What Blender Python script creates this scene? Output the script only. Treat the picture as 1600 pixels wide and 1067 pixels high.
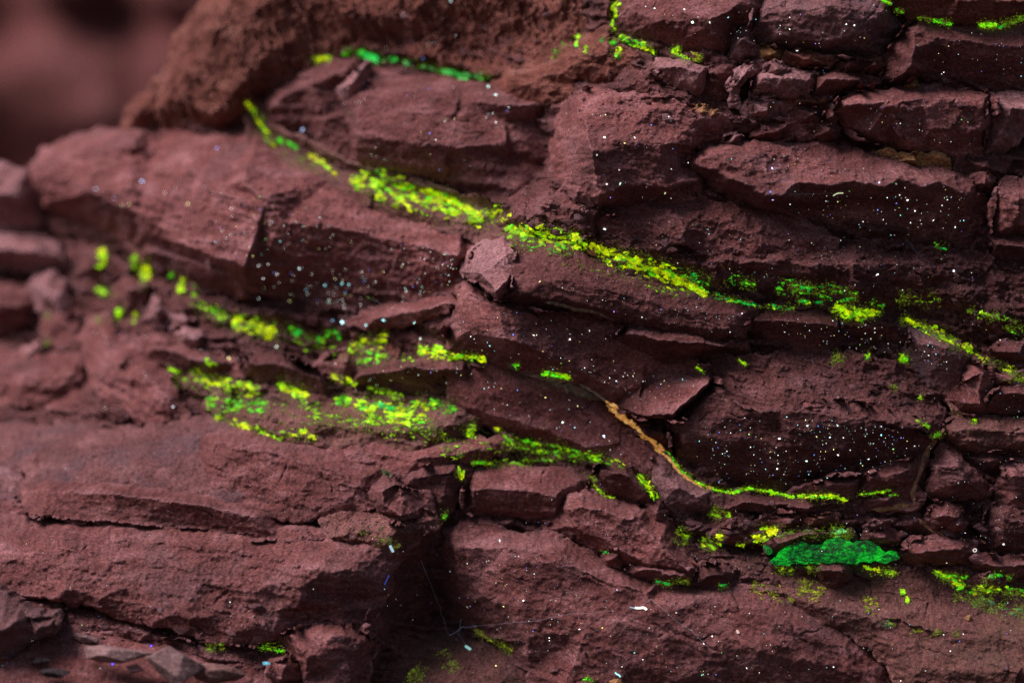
import bpy, bmesh, math, random
import numpy as np
from mathutils import Vector, Matrix
from mathutils.geometry import delaunay_2d_cdt

for o in list(bpy.data.objects):
    bpy.data.objects.remove(o)
scene = bpy.context.scene
COL = scene.collection
rad = math.radians

# ------------------------------------------------------------------ camera, sky, sun, exposure
S = 0.0005            # metres per photograph pixel on the plane in focus
D = 4000.0            # distance of the camera from that plane, in the same pixels
ZC = 0.75             # height of the camera above the ground
cd = bpy.data.cameras.new('camera')
cam = bpy.data.objects.new('camera', cd); COL.objects.link(cam)
cam.location = (0, -D*S, ZC); cam.rotation_euler = (rad(90), 0, 0)
cd.sensor_width = 36; cd.lens = 36*D/1600; cd.clip_start = 0.05; cd.clip_end = 400
cd.dof.use_dof = True; cd.dof.focus_distance = (D-22)*S; cd.dof.aperture_fstop = 1.7
scene.camera = cam

SUN_EL, SUN_AZ = 49, -117          # sun above and to the left of the photographer, veiled
w = bpy.data.worlds.new('World'); scene.world = w; w.use_nodes = True
nt = w.node_tree
sky = nt.nodes.new('ShaderNodeTexSky'); sky.sky_type = 'NISHITA'; sky.sun_disc = False
sky.sun_elevation = rad(SUN_EL); sky.sun_rotation = rad(SUN_AZ)
bg = nt.nodes['Background']; bg.inputs['Strength'].default_value = 0.075
nt.links.new(sky.outputs[0], bg.inputs[0])
sl = bpy.data.lights.new('sun', 'SUN'); sl.energy = 5.0; sl.angle = rad(32); sl.color = (1.0, 0.91, 1.0)
sun = bpy.data.objects.new('sun', sl); COL.objects.link(sun); sun.location = (-2, -3, 4)
a, e = rad(SUN_AZ), rad(SUN_EL)
sun.rotation_euler = Vector((math.sin(a)*math.cos(e), math.cos(a)*math.cos(e), math.sin(e))).to_track_quat('Z', 'Y').to_euler()
vs = scene.view_settings
vs.view_transform = 'Standard'; vs.look = 'None'; vs.exposure = 0.02; vs.gamma = 1.0; vs.use_curve_mapping = False
scene.render.engine = 'CYCLES'; scene.cycles.use_denoising = True; scene.cycles.denoising_prefilter = 'NONE'

# ------------------------------------------------------------------ noise
def _hash(ix, iy, seed):
    h = (ix.astype(np.int64)*374761393 + iy.astype(np.int64)*668265263 + int(seed)*974634777) & 0xffffffff
    h = ((h ^ (h >> 13))*1274126177) & 0xffffffff
    return (h ^ (h >> 16)) & 0xffffffff
def perlin(x, y, seed=0):
    x = np.asarray(x, float); y = np.asarray(y, float)
    ix = np.floor(x); iy = np.floor(y); fx = x-ix; fy = y-iy
    u = fx*fx*fx*(fx*(fx*6-15)+10); v = fy*fy*fy*(fy*(fy*6-15)+10)
    def g(dx, dy):
        t = _hash(ix+dx, iy+dy, seed)*(2*np.pi/4294967296.0)
        return np.cos(t)*(fx-dx)+np.sin(t)*(fy-dy)
    a = g(0, 0); b = g(1, 0); c = g(0, 1); d = g(1, 1)
    return ((a+(b-a)*u)*(1-v)+(c+(d-c)*u)*v)*1.5
def fbm(x, y, seed=0, octs=4, gain=0.5):
    r = 0; am = 1.0
    for i in range(octs):
        r = r+am*perlin(x*2**i+i*17.3, y*2**i-i*9.1, seed+i*31); am *= gain
    return r
def ridged(x, y, seed=0, octs=3):
    r = 0; am = 1.0
    for i in range(octs):
        r = r+am*(1-2*np.abs(perlin(x*2**i, y*2**i, seed+i*57))); am *= .5
    return r
def chips(x, y, seed=0):
    """broken-rock relief: every cell of a jittered grid is a small tilted plane"""
    ix = np.floor(x); iy = np.floor(y)
    best = np.full(x.shape, 1e9); out = np.zeros(x.shape)
    for dx in (-1, 0, 1):
        for dy in (-1, 0, 1):
            cx = ix+dx; cy = iy+dy
            h1 = _hash(cx, cy, seed)/4294967296.0; h2 = _hash(cx, cy, seed+7)/4294967296.0
            h3 = _hash(cx, cy, seed+13)/4294967296.0; h4 = _hash(cx, cy, seed+29)/4294967296.0; h5 = _hash(cx, cy, seed+41)/4294967296.0
            px = cx+h1; py = cy+h2
            dd = (x-px)**2+(y-py)**2
            val = (h3-.5)+(h4-.5)*1.6*(x-px)+(h5-.5)*1.6*(y-py)
            m = dd < best
            out = np.where(m, val, out); best = np.where(m, dd, best)
    return out

def scallops(x, y, seed=0, k=.5):
    """fracture relief: shallow concave scoops that meet in sharp crooked ridges"""
    ix = np.floor(x); iy = np.floor(y); out = np.full(x.shape, 1e9)
    for dx in (-1, 0, 1):
        for dy in (-1, 0, 1):
            cx = ix+dx; cy = iy+dy
            h = [_hash(cx, cy, seed+q)/4294967296.0 for q in (0, 7, 13, 29, 41)]
            px = x-(cx+h[0]); py = y-(cy+h[1])
            out = np.minimum(out, (h[2]-.5)*.55+(h[3]-.5)*1.1*px+(h[4]-.5)*1.1*py+k*(px*px+py*py))
    return out

def cracks(x, y, seed=0):
    """1 along the joints of a jittered grid, 0 away from them"""
    ix = np.floor(x); iy = np.floor(y); a = np.full(x.shape, 1e9); b = a.copy()
    for dx in (-1, 0, 1):
        for dy in (-1, 0, 1):
            cx = ix+dx; cy = iy+dy
            dd = np.hypot(x-cx-_hash(cx, cy, seed)/4294967296.0, y-cy-_hash(cx, cy, seed+7)/4294967296.0)
            b = np.minimum(b, np.maximum(a, dd)); a = np.minimum(a, dd)
    return np.clip(1-(b-a)/.055, 0, 1)

# ------------------------------------------------------------------ depth of the cliff (pixels towards the camera) from sounded points
REF = [(-200,100,-460),(250,100,-380),(350,50,-340),(550,40,-280),(750,60,-220),(880,60,-110),(960,60,-40),(1100,60,0),(1300,60,10),(1550,80,10),
(450,170,-300),(600,180,-210),(760,200,-150),(840,240,-120),(900,220,0),(1000,220,10),(60,270,-430),(200,290,-360),(350,330,-270),
(500,350,-200),(620,400,-140),(700,430,-90),(760,340,-80),(640,300,-150),(500,260,-240),(820,320,-30),(40,400,-450),(100,470,-400),
(200,430,-340),(300,500,-240),(400,480,-210),(480,510,-170),(560,540,-130),(650,550,-90),(50,580,-340),(180,600,-250),(300,620,-170),
(420,620,-120),(540,640,-95),(640,640,-80),(720,600,-60),(0,680,-260),(100,690,-190),(250,690,-130),(400,690,-80),(550,710,-45),
(650,720,-35),(0,780,-100),(150,770,-70),(300,780,-45),(500,790,-10),(640,800,0),(0,880,0),(200,880,5),(400,900,10),(560,920,20),
(0,980,60),(200,1000,60),(400,1010,40),(500,1040,50),(0,1080,160),(200,1080,150),(400,1080,110),(640,1050,-10),(690,950,-60),(740,480,0),
(900,480,0),(760,620,-70),(880,640,-65),(980,700,-35),(900,760,-30),(1000,820,-10),(800,780,-30),(800,900,0),(1000,980,10),(1200,1000,15),
(1400,1000,10),(1600,1000,10),(1300,700,0),(1300,850,0),(1100,420,0),(1400,400,0),(1600,300,0),(1300,550,-10),(1550,700,0),(1550,870,0),
(900,1080,20),(1800,0,0),(1800,600,0),(1800,1250,20),(900,1300,40),(0,1300,260),(-200,700,-320),(-250,1000,60),(600,-200,-240),(1200,-200,0)]
REF = np.array([(a, b, (-4.9*abs(c)**.75-.9*max(0, -c-260)) if c < -5 else c) for a, b, c in REF], float)
def _rbf():
    P = REF[:, :2]; n = len(P)
    K = np.sqrt(((P[:, None]-P[None])**2).sum(-1)+100)
    A = np.zeros((n+3, n+3)); A[:n, :n] = K-np.eye(n)*6
    A[:n, n] = 1; A[:n, n+1:] = P/1000; A[n:, :n] = A[:n, n:].T
    return np.linalg.solve(A, np.concatenate([REF[:, 2], [0, 0, 0]]))
RW = _rbf()
def dref(x, y):
    x = np.asarray(x, float); y = np.asarray(y, float)
    r = RW[-3]+RW[-2]*x/1000+RW[-1]*y/1000
    for (px, py, _), wt in zip(REF, RW):
        r = r+wt*np.sqrt((x-px)**2+(y-py)**2+100)
    return r
def to_w(x, y, d):
    """where a point traced in the photograph stands at depth d (still in pixels)"""
    f = (D-d)/D
    return (x-800)*f, (y-533.5)*f
def metres(wx, wy, d):
    return np.stack([wx*S, -d*S, ZC-wy*S], -1)

# ------------------------------------------------------------------ materials
def nodes(name):
    m = bpy.data.materials.new(name); m.use_nodes = True
    t = m.node_tree; p = t.nodes['Principled BSDF']
    return m, t, p
def N(t, kind, **kw):
    n = t.nodes.new(kind)
    for k, v in kw.items():
        if k in n.inputs.keys(): n.inputs[k].default_value = v
        else: setattr(n, k, v)
    return n
def ramp(t, src, stops):
    r = t.nodes.new('ShaderNodeValToRGB'); t.links.new(src, r.inputs[0])
    el = r.color_ramp.elements
    while len(el) < len(stops): el.new(.5)
    for q, (p, c) in zip(el, stops):
        q.position = p; q.color = (*c, 1) if len(c) == 3 else c
    return r.outputs[0]
def mixc(t, mode, f, a, b):
    m = t.nodes.new('ShaderNodeMix'); m.data_type = 'RGBA'; m.blend_type = mode
    for k, v in ((0, f), (6, a), (7, b)):
        if hasattr(v, 'links'): t.links.new(v, m.inputs[k])
        else: m.inputs[k].default_value = v if k == 0 else (*v, 1)
    return m.outputs[2]
def rock_mat(name, dark, mid, light, bump=1.0, grey=.5, rough=.92, stain=None):
    dark, mid, light = [(c[0], c[1]*.90, c[2]*.88) for c in (dark, mid, light)]
    m, t, p = nodes(name)
    tc = t.nodes.new('ShaderNodeTexCoord'); oi = t.nodes.new('ShaderNodeObjectInfo')
    add = t.nodes.new('ShaderNodeVectorMath'); add.operation = 'MULTIPLY_ADD'
    t.links.new(oi.outputs['Random'], add.inputs[0]); add.inputs[1].default_value = (3, 5, 7)
    t.links.new(tc.outputs['Object'], add.inputs[2]); V = add.outputs[0]
    mp = t.nodes.new('ShaderNodeMapping'); mp.inputs['Scale'].default_value = (1, 1, 2.6); mp.inputs['Rotation'].default_value = (0, rad(10), 0)
    t.links.new(V, mp.inputs['Vector']); VB = mp.outputs[0]
    def noise(sc, det=4, ro=.6, vec=None, dist=0):
        n = N(t, 'ShaderNodeTexNoise', Scale=sc, Detail=det, Roughness=ro, Distortion=dist)
        t.links.new(vec or V, n.inputs['Vector']); return n.outputs['Fac']
    c = ramp(t, noise(28, 6, .62, VB, .3), [(.30, dark), (.5, mid), (.72, light)])
    # purplish grey weathering film in ragged patches
    g = ramp(t, noise(17, 7, .72, V, .5), [(.50, (0, 0, 0)), (.66, (grey, grey, grey))])
    gl = t.nodes.new('ShaderNodeMath'); gl.operation = 'MULTIPLY'; t.links.new(g, gl.inputs[0]); gl.inputs[1].default_value = 1.0
    c = mixc(t, 'MIX', gl.outputs[0], c, (mid[0]*.62, mid[1]*.98, mid[2]*1.15))
    # pale dust and dark grains
    fg = ramp(t, noise(420, 3, .7), [(.3, (.36, .33, .33)), (.5, (.95, .95, .95)), (.72, (1.7, 1.65, 1.65))])
    c = mixc(t, 'MULTIPLY', .9, c, fg)
    sp = ramp(t, noise(900, 2, .6), [(.30, (.45, .43, .45)), (.38, (1, 1, 1))])
    c = mixc(t, 'MULTIPLY', .7, c, sp)
    pd = ramp(t, noise(120, 5, .75, V, 1), [(.58, (0, 0, 0)), (.72, (.45, .45, .45))])
    c = mixc(t, 'MIX', pd, c, light)
    # pinkish highlights put into the colour along convex edges
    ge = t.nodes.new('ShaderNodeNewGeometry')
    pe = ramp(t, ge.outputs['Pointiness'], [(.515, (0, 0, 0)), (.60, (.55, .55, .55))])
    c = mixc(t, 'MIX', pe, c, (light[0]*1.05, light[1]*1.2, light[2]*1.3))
    if stain:
        st = ramp(t, noise(14, 6, .7, V, .6), [(.50, (0, 0, 0)), (.64, (.5, .5, .5))])
        c = mixc(t, 'MIX', st, c, stain)
    hs = N(t, 'ShaderNodeHueSaturation'); t.links.new(c, hs.inputs['Color'])
    vr = t.nodes.new('ShaderNodeMapRange'); t.links.new(oi.outputs['Random'], vr.inputs[0]); vr.inputs[3].default_value = .84; vr.inputs[4].default_value = 1.14
    t.links.new(vr.outputs[0], hs.inputs['Value'])
    t.links.new(hs.outputs[0], p.inputs['Base Color'])
    p.inputs['Roughness'].default_value = rough; p.inputs['Specular IOR Level'].default_value = .25
    # relief finer than the mesh: grain, pits and small flakes
    b = None
    for sc, det, ro, dist_, vec in ((150, 7, .74, .0016, VB), (430, 5, .74, .0012, V), (1300, 3, .65, .0004, V)):
        bp = N(t, 'ShaderNodeBump', Strength=min(1, .9*bump), Distance=dist_*bump*1.35)
        t.links.new(noise(sc, det, ro, vec), bp.inputs['Height'])
        if b: t.links.new(b, bp.inputs['Normal'])
        b = bp.outputs[0]
    vo = N(t, 'ShaderNodeTexVoronoi', Scale=75, Randomness=1); vo.feature = 'F1'
    t.links.new(VB, vo.inputs['Vector'])
    bp = N(t, 'ShaderNodeBump', Strength=.2*bump, Distance=.0014); t.links.new(vo.outputs['Distance'], bp.inputs['Height']); t.links.new(b, bp.inputs['Normal'])
    t.links.new(bp.outputs[0], p.inputs['Normal'])
    return m
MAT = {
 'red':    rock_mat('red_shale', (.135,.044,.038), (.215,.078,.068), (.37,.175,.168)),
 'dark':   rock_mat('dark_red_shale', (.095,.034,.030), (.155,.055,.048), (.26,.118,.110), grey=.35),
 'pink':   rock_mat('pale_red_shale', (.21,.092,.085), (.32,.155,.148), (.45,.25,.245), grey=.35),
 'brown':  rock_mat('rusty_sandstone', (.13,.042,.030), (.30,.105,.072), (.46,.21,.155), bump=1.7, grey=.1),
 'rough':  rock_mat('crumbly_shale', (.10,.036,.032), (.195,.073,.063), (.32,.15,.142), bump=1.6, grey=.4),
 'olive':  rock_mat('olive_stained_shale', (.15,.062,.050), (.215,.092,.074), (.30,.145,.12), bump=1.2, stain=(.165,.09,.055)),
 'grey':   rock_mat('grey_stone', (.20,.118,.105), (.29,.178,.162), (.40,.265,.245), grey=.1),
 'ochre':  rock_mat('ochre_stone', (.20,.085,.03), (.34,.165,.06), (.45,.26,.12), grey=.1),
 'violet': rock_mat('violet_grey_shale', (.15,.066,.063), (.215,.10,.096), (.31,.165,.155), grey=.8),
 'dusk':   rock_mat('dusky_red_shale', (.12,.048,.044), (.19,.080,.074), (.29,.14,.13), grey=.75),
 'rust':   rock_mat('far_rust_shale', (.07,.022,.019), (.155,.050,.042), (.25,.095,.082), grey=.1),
 'black':  rock_mat('dark_shadow_and_ground', (.035,.026,.027), (.055,.038,.038), (.09,.06,.06), grey=.2),  # for the ground and the dark shapes that stand for hollow shadows
}
# ------------------------------------------------------------------ building rocks
def mesh_np(name, verts, quads=None, tris=None, mat=None, smooth=True):
    me = bpy.data.meshes.new(name)
    fl = []; tot = []
    if quads is not None and len(quads): fl.append(quads.ravel()); tot.append(np.full(len(quads), 4))
    if tris is not None and len(tris): fl.append(tris.ravel()); tot.append(np.full(len(tris), 3))
    lo = np.concatenate(fl).astype(np.int32); tt = np.concatenate(tot).astype(np.int32)
    me.vertices.add(len(verts)); me.vertices.foreach_set('co', np.asarray(verts, np.float32).ravel())
    me.loops.add(len(lo)); me.loops.foreach_set('vertex_index', lo)
    st = np.concatenate([[0], np.cumsum(tt)[:-1]]).astype(np.int32)
    me.polygons.add(len(tt)); me.polygons.foreach_set('loop_start', st); me.polygons.foreach_set('loop_total', tt)
    me.polygons.foreach_set('use_smooth', np.full(len(tt), smooth))
    me.update(calc_edges=True); me.validate()
    if mat is not None: me.materials.append(mat)
    return me
def link(name, me, parent=None, loc=None):
    o = bpy.data.objects.new(name, me); COL.objects.link(o)
    if loc is not None: o.location = loc
    if parent is not None: o.parent = parent
    return o
def tag(o, label=None, cat=None, group=None, kind=None):
    if label: o['label'] = label
    if cat: o['category'] = cat
    if group: o['group'] = group
    if kind: o['kind'] = kind
    return o

def pts(s):
    return [tuple(float(v) for v in q.split(',')) for q in s.split()]
def jag(P, rng, amp, seg=5.0, grow=5.5):
    """closed outline -> many points, broken irregularly like a fracture edge"""
    out = []
    def rec(a, b, k):
        dx, dy = b[0]-a[0], b[1]-a[1]; L = math.hypot(dx, dy)
        if L < seg or k > 7: out.append(a); return
        t = .5+rng.uniform(-.12, .12); o = rng.gauss(0, 1)*amp*L
        o = max(-45*amp, min(45*amp, o))
        m = (a[0]+dx*t-dy/L*o, a[1]+dy*t+dx/L*o)
        rec(a, m, k+1); rec(m, b, k+1)
    for i in range(len(P)): rec(P[i], P[(i+1) % len(P)], 0)
    O = np.array(out); a = np.roll(O, 2, 0); b = np.roll(O, -2, 0); t = b-a; t /= np.linalg.norm(t, axis=1)[:, None]+1e-9
    s = np.sign(np.sum(O[:, 0]*np.roll(O[:, 1], -1)-np.roll(O[:, 0], -1)*O[:, 1]))
    return O+np.stack([t[:, 1], -t[:, 0]], -1)*s*grow
def inside(px, py, O):
    r = np.zeros(px.shape, bool)
    for i in range(len(O)):
        x1, y1 = O[i-1]; x2, y2 = O[i]
        if y1 == y2: continue
        c = ((y1 > py) != (y2 > py))
        r ^= c & (px < (x2-x1)*(py-y1)/(y2-y1)+x1)
    return r
def edge_dist(px, py, O):
    """distance to, and nearest point on, a closed outline"""
    bd = np.full(px.shape, 1e12); bx = px.copy(); by = py.copy()
    for i in range(len(O)):
        x1, y1 = O[i-1]; x2, y2 = O[i]; dx, dy = x2-x1, y2-y1; L = dx*dx+dy*dy+1e-9
        t = np.clip(((px-x1)*dx+(py-y1)*dy)/L, 0, 1)
        qx = x1+t*dx; qy = y1+t*dy; dd = (px-qx)**2+(py-qy)**2
        m = dd < bd; bd = np.where(m, dd, bd); bx = np.where(m, qx, bx); by = np.where(m, qy, by)
    return np.sqrt(bd), bx, by
def tin(ctrl, edges, x, y):
    """height of the facets spanned by the control points, extended past their rim"""
    co = [Vector((c[0], c[1])) for c in ctrl]
    vo, eo, fo, ov, oe, of = delaunay_2d_cdt(co, edges, [], 0, 1e-5)
    zs = []
    for v, src in zip(vo, ov):
        if src: zs.append(ctrl[src[0]][2])
        else:
            dd = [(1/((v[0]-c[0])**2+(v[1]-c[1])**2+1e-6), c[2]) for c in ctrl]
            zs.append(sum(a*b for a, b in dd)/sum(a for a, b in dd))
    best = np.full(x.shape, -1e9); out = np.zeros(x.shape)
    for f in fo:
        (x1, y1), (x2, y2), (x3, y3) = vo[f[0]], vo[f[1]], vo[f[2]]
        det = (y2-y3)*(x1-x3)+(x3-x2)*(y1-y3)
        if abs(det) < 20: continue
        l1 = ((y2-y3)*(x-x3)+(x3-x2)*(y-y3))/det; l2 = ((y3-y1)*(x-x3)+(x1-x3)*(y-y3))/det; l3 = 1-l1-l2
        mn = np.minimum(np.minimum(l1, l2), l3); m = mn > best
        q = 1/(1+np.maximum(0, -mn)*0)
        out = np.where(m, l1*zs[f[0]]+l2*zs[f[1]]+l3*zs[f[2]], out); best = np.where(m, mn, best)
    zs = np.array(zs)
    return np.clip(out, zs.min()-8, zs.max()+8)
def relief(x, y, seed, rough, chip, ang, coarse=1.0):
    ca, sa = math.cos(rad(ang)), math.sin(rad(ang))
    u = x*ca+y*sa; v = -x*sa+y*ca                       # along and across the bedding
    h = 2.0*rough*fbm(u/70, v/48, seed, 3)
    wu = u+5*perlin(u/23, v/23, seed+3)+1.5*perlin(u/6, v/6, seed+31); wv = v+4*perlin(u/19, v/19, seed+4)+1.2*perlin(u/6, v/6, seed+32)
    h = h+30*chip*scallops(wu/74, wv/50, seed+5, .42)+9*chip*scallops(wu/27, wv/18, seed+7, .5)+3.6*chip*scallops(wu/10, wv/7.5, seed+6, .5)+1.2*chip*chips(wu/14, wv/9, seed+8)
    tr = fbm(wu/85, wv/11, seed+9, 3)*2.2               # thin beds standing proud
    h = h+.9*rough*(np.floor(tr)+np.clip((tr-np.floor(tr)-.72)/.28, 0, 1))
    h = h-4.5*cracks(wu/95, wv/42, seed+61)*np.clip(perlin(u/60, v/40, seed+62)*3-.3, 0, 1)
    h = h+.9*rough*fbm(u/8, v/7.5, seed+11, 3)-1.0*rough*np.clip(ridged(u/34, v/20, seed+15, 2)-1.2, 0, 1)*3
    return h
ROCKS = {}
NSEED = [11]
def rock(key, name, label, mat, outline, lines=(), step=1.8, rough=1.0, chip=1.0, rim=3.5, thick=70, ang=9, jagged=.12, lift=0, warp=1.0, cat='rock', group=None, grow=5.5):
    NSEED[0] += 37; seed = NSEED[0]; rng = random.Random(seed)
    P = pts(outline); Ls = [pts(l) for l in lines]
    def ctl(p):
        d = float(dref(p[0], p[1]))+(p[2] if len(p) > 2 else 0)+lift
        a, b = to_w(p[0], p[1], d); return (a, b, d)
    C = [ctl(p) for p in P]; E = [(i, (i+1) % len(P)) for i in range(len(P))]
    for L in Ls:
        k = len(C); C += [ctl((p[0], p[1], p[2]*1.7)) for p in L]; E += [(k+i, k+i+1) for i in range(len(L)-1)]
    O = jag([c[:2] for c in C[:len(P)]], rng, jagged, grow=grow)
    x0, y0 = O.min(0)-step; x1, y1 = O.max(0)+step
    nx = int((x1-x0)/step)+2; ny = int((y1-y0)/step)+2
    gx, gy = np.meshgrid(x0+np.arange(nx)*step, y0+np.arange(ny)*step)
    ins = inside(gx, gy, O)
    q = ins[:-1, :-1] & ins[1:, :-1] & ins[:-1, 1:] & ins[1:, 1:]
    idx = np.arange(nx*ny).reshape(ny, nx)
    Q = np.stack([idx[1:, :-1][q], idx[1:, 1:][q], idx[:-1, 1:][q], idx[:-1, :-1][q]], -1)
    used, inv = np.unique(Q, return_inverse=True); Q = inv.reshape(Q.shape)
    x = gx.ravel()[used].copy(); y = gy.ravel()[used].copy()
    # border of the grid goes onto the outline
    ed = np.concatenate([Q[:, [0, 1]], Q[:, [1, 2]], Q[:, [2, 3]], Q[:, [3, 0]]])
    big = len(x)+1
    kf = ed[:, 0].astype(np.int64)*big+ed[:, 1]; kr = ed[:, 1].astype(np.int64)*big+ed[:, 0]
    bd = ed[~np.isin(kf, kr)]
    bv = np.unique(bd)
    _, qx, qy = edge_dist(x[bv], y[bv], O); x[bv] = qx; y[bv] = qy
    dist, _, _ = edge_dist(x, y, O)
    # facets, warped so that their ridges wander
    wx = x+warp*(3.5*perlin(x/34, y/34, seed+1)+1.5*perlin(x/9, y/9, seed+2)); wy = y+warp*(3.5*perlin(x/31, y/31, seed+21)+1.5*perlin(x/8, y/8, seed+22))
    d = tin(C, E, wx, wy)
    d = d+relief(x, y, seed, rough, chip, ang)
    r = rim*(1+.5*perlin(x/17, y/17, seed+8)); t = np.clip(dist/np.maximum(r, 1), 0, 1)
    d = d-rim*.8*(1-np.sqrt(1-(1-t)**2))
    n = len(x)
    # sides and back
    bi = {v: k for k, v in enumerate(bv)}; nb = len(bv)
    be = np.array([[bi[a], bi[b]] for a, b in bd])
    X = [x]; Y = [y]; Dd = [d]; quads = [Q]; prev = bv.copy()
    cx, cy = O.mean(0)
    K = 5
    for k in range(1, K+1):
        f = (k/K)**1.4
        dd = d[bv]-thick*f
        o = 2.5*perlin(x[bv]/12+k*3.1, y[bv]/12+k*1.7, seed+50+k)
        sh = 1-.10*f
        X.append(cx+(x[bv]-cx)*sh+o); Y.append(cy+(y[bv]-cy)*sh+o*.7); Dd.append(dd)
        cur = n+(k-1)*nb+np.arange(nb)
        quads.append(np.stack([prev[be[:, 1]], prev[be[:, 0]], cur[be[:, 0]], cur[be[:, 1]]], -1))
        prev = cur
    X.append([cx]); Y.append([cy]); Dd.append([float(np.mean(d))-thick*1.15]); ci = n+K*nb
    tris = np.stack([prev[be[:, 1]], prev[be[:, 0]], np.full(len(be), ci)], -1)
    X = np.concatenate(X); Y = np.concatenate(Y); Dd = np.concatenate(Dd)
    W = metres(X, Y, Dd)
    loc = np.array([(W[:n, 0].min()+W[:n, 0].max())/2, W[:n, 1].mean(), W[:n, 2].min()])
    me = mesh_np(name, W-loc, np.concatenate(quads), tris, MAT[mat])
    o = link(name, me, loc=loc)
    if label: tag(o, label, cat, group)
    ROCKS[key] = o
    return o

# ------------------------------------------------------------------ the setting
def sheet(name, x0, x1, y0, y1, step, depth, mat, keep=None):
    xs = np.arange(x0, x1+step, step); ys = np.arange(y0, y1+step, step)
    gx, gy = np.meshgrid(xs, ys); d = depth(gx, gy)
    ax, ay = to_w(gx, gy, d)
    W = metres(ax, ay, d).reshape(-1, 3)
    idx = np.arange(gx.size).reshape(gx.shape)
    Q = np.stack([idx[1:, :-1].ravel(), idx[1:, 1:].ravel(), idx[:-1, 1:].ravel(), idx[:-1, :-1].ravel()], -1)
    if keep is not None:
        k = keep(gx, gy).ravel(); Q = Q[k[Q].all(1)]
        used, inv = np.unique(Q, return_inverse=True); W = W[used]; Q = inv.reshape(Q.shape)
    return link(name, mesh_np(name, W, Q, None, mat))
RIDGE = [(-400,330),(-10,285),(45,275),(110,232),(190,212),(236,180),(262,110),(330,15),(345,-400),(2400,-400),(2400,1700),(-400,1700)]
def wall_depth(x, y):
    d = dref(np.clip(x, -260, 1850), np.clip(y, -250, 1310))-np.where(x > 860, 17, 26)
    ca, sa = math.cos(rad(10)), math.sin(rad(10)); u = x*ca+y*sa; v = -x*sa+y*ca
    wv = v+9*perlin(u/60, v/60, 2)
    tr = fbm(u/170, wv/26, 5, 4)*2.4
    d = d+11*(np.floor(tr)+np.clip((tr-np.floor(tr)-.7)/.3, 0, 1))
    d = d+9*chips((u+8*perlin(u/20, v/20, 8))/30, (v+6*perlin(u/15, v/15, 9))/15, 3)+5*chips(u/12, v/7, 4)+6*fbm(u/40, v/25, 6, 4)+2*fbm(u/8, v/5, 7, 3)
    # towards the foot of the cliff the face runs out
    return d
rock_face = sheet('rock_face', -240, 1840, -230, 1300, 3.4, wall_depth, MAT['rough'], lambda x, y: inside(x, y, RIDGE))
tag(rock_face, kind='structure', label='weathered red shale cliff face behind the separate blocks')
def far_depth(x, y):
    return -5200+.75*(x-200)+760*fbm(x/760+.3, y/520+.9, 12, 3)+330*fbm(x/300, y/210, 77, 2)+170*chips((x+90*perlin(x/300, y/300, 74))/480, y/300, 72)+60*fbm(x/130, y/90, 73, 3)
far_wall = sheet('far_rock_wall', -1500, 1500, -1300, 1400, 22, far_depth, MAT['rust'])
tag(far_wall, kind='structure', label='blurred red rock wall far behind the upper left')
gm = bpy.data.meshes.new('ground')
gs = np.linspace(-1, 1, 61); gxx, gyy = np.meshgrid(np.sign(gs)*np.abs(gs)**2*60, np.sign(gs)*np.abs(gs)**2*60)
gz = .03*fbm(gxx*1.3, gyy*1.3, 5, 3)+.08
gi = np.arange(61*61).reshape(61, 61)
ground = link('ground', mesh_np('ground', np.stack([gxx.ravel(), gyy.ravel(), gz.ravel()], -1), np.stack([gi[:-1, :-1].ravel(), gi[:-1, 1:].ravel(), gi[1:, 1:].ravel(), gi[1:, :-1].ravel()], -1), None, MAT['black']))
tag(ground, kind='structure')
# ------------------------------------------------------------------ the blocks of the cliff, traced one by one: x,y in the photograph, height over the face
def R(key, name, label, mat, outline, lines=(), **k):
    return rock(key, name, label, mat, outline, lines, **k)
# --- upper left, far and soft
R('far_knob','boulder','soft pinkish boulder at the far left edge below the blurred background wall','pink',
 '-70,300,-20 -40,262,-10 0,255,0 40,270,-5 62,300,-10 66,345,-20 40,378,-25 -10,385,-20 -60,370,-20',['-20,300,30 25,305,30'],step=4,rough=1.5)
R('far_low','rock_block','blurred pale block at the left edge under the dark hollow','pink',
 '-60,368,-20 0,362,0 45,368,5 88,383,5 104,412,-5 66,424,-15 0,420,-10 -60,424,-10',['-20,390,30 45,392,32 85,400,15'],step=4)
R('crag','rock_crag','rusty brown pitted crag forming the blurred skyline at the top','brown',
 '230,203,-30 233,140,-10 258,92,0 285,44,0 325,-8,0 345,-60,0 560,-80,0 880,-70,0 906,-10,5 912,60,0 890,118,-5 800,112,-5 715,100,0 640,84,0 590,74,4 520,84,6 470,102,6 425,135,6 402,160,0 420,205,-20 340,213,-30',
 ['262,150,34 300,100,44 345,40,50','330,180,30 375,130,40 420,80,44','480,50,22 560,20,26 640,30,18','560,60,4 650,64,-6 760,78,-8','680,-10,24 760,-20,20 850,10,20','700,40,0 800,50,-4 860,60,8','400,20,44 460,-30,40'],step=2.4,rough=3.6,chip=1.3,rim=7,thick=140,ang=62,jagged=.15)
R('crag_nub','small_boulder','small soft rust knob leaning on the left foot of the crag','brown',
 '192,205,-20 197,172,-5 214,152,0 238,150,0 246,180,-5 244,208,-20',['215,178,30'],step=2.6,rough=1.2,chip=.4,jagged=.08)
R('left_knot','rock_block','dark reddish lump left of the domed boulder beneath the yellow green glow','dark',
 '398,165,-15 425,140,-10 472,106,-8 520,92,-5 556,92,0 572,120,0 536,168,0 566,208,-10 572,268,-25 520,245,-25 470,215,-25 420,200,-25',
 ['430,160,25 490,128,40 540,110,35','450,190,5 500,185,10 540,215,8'],step=2.6,rough=2,chip=1.3)
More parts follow.
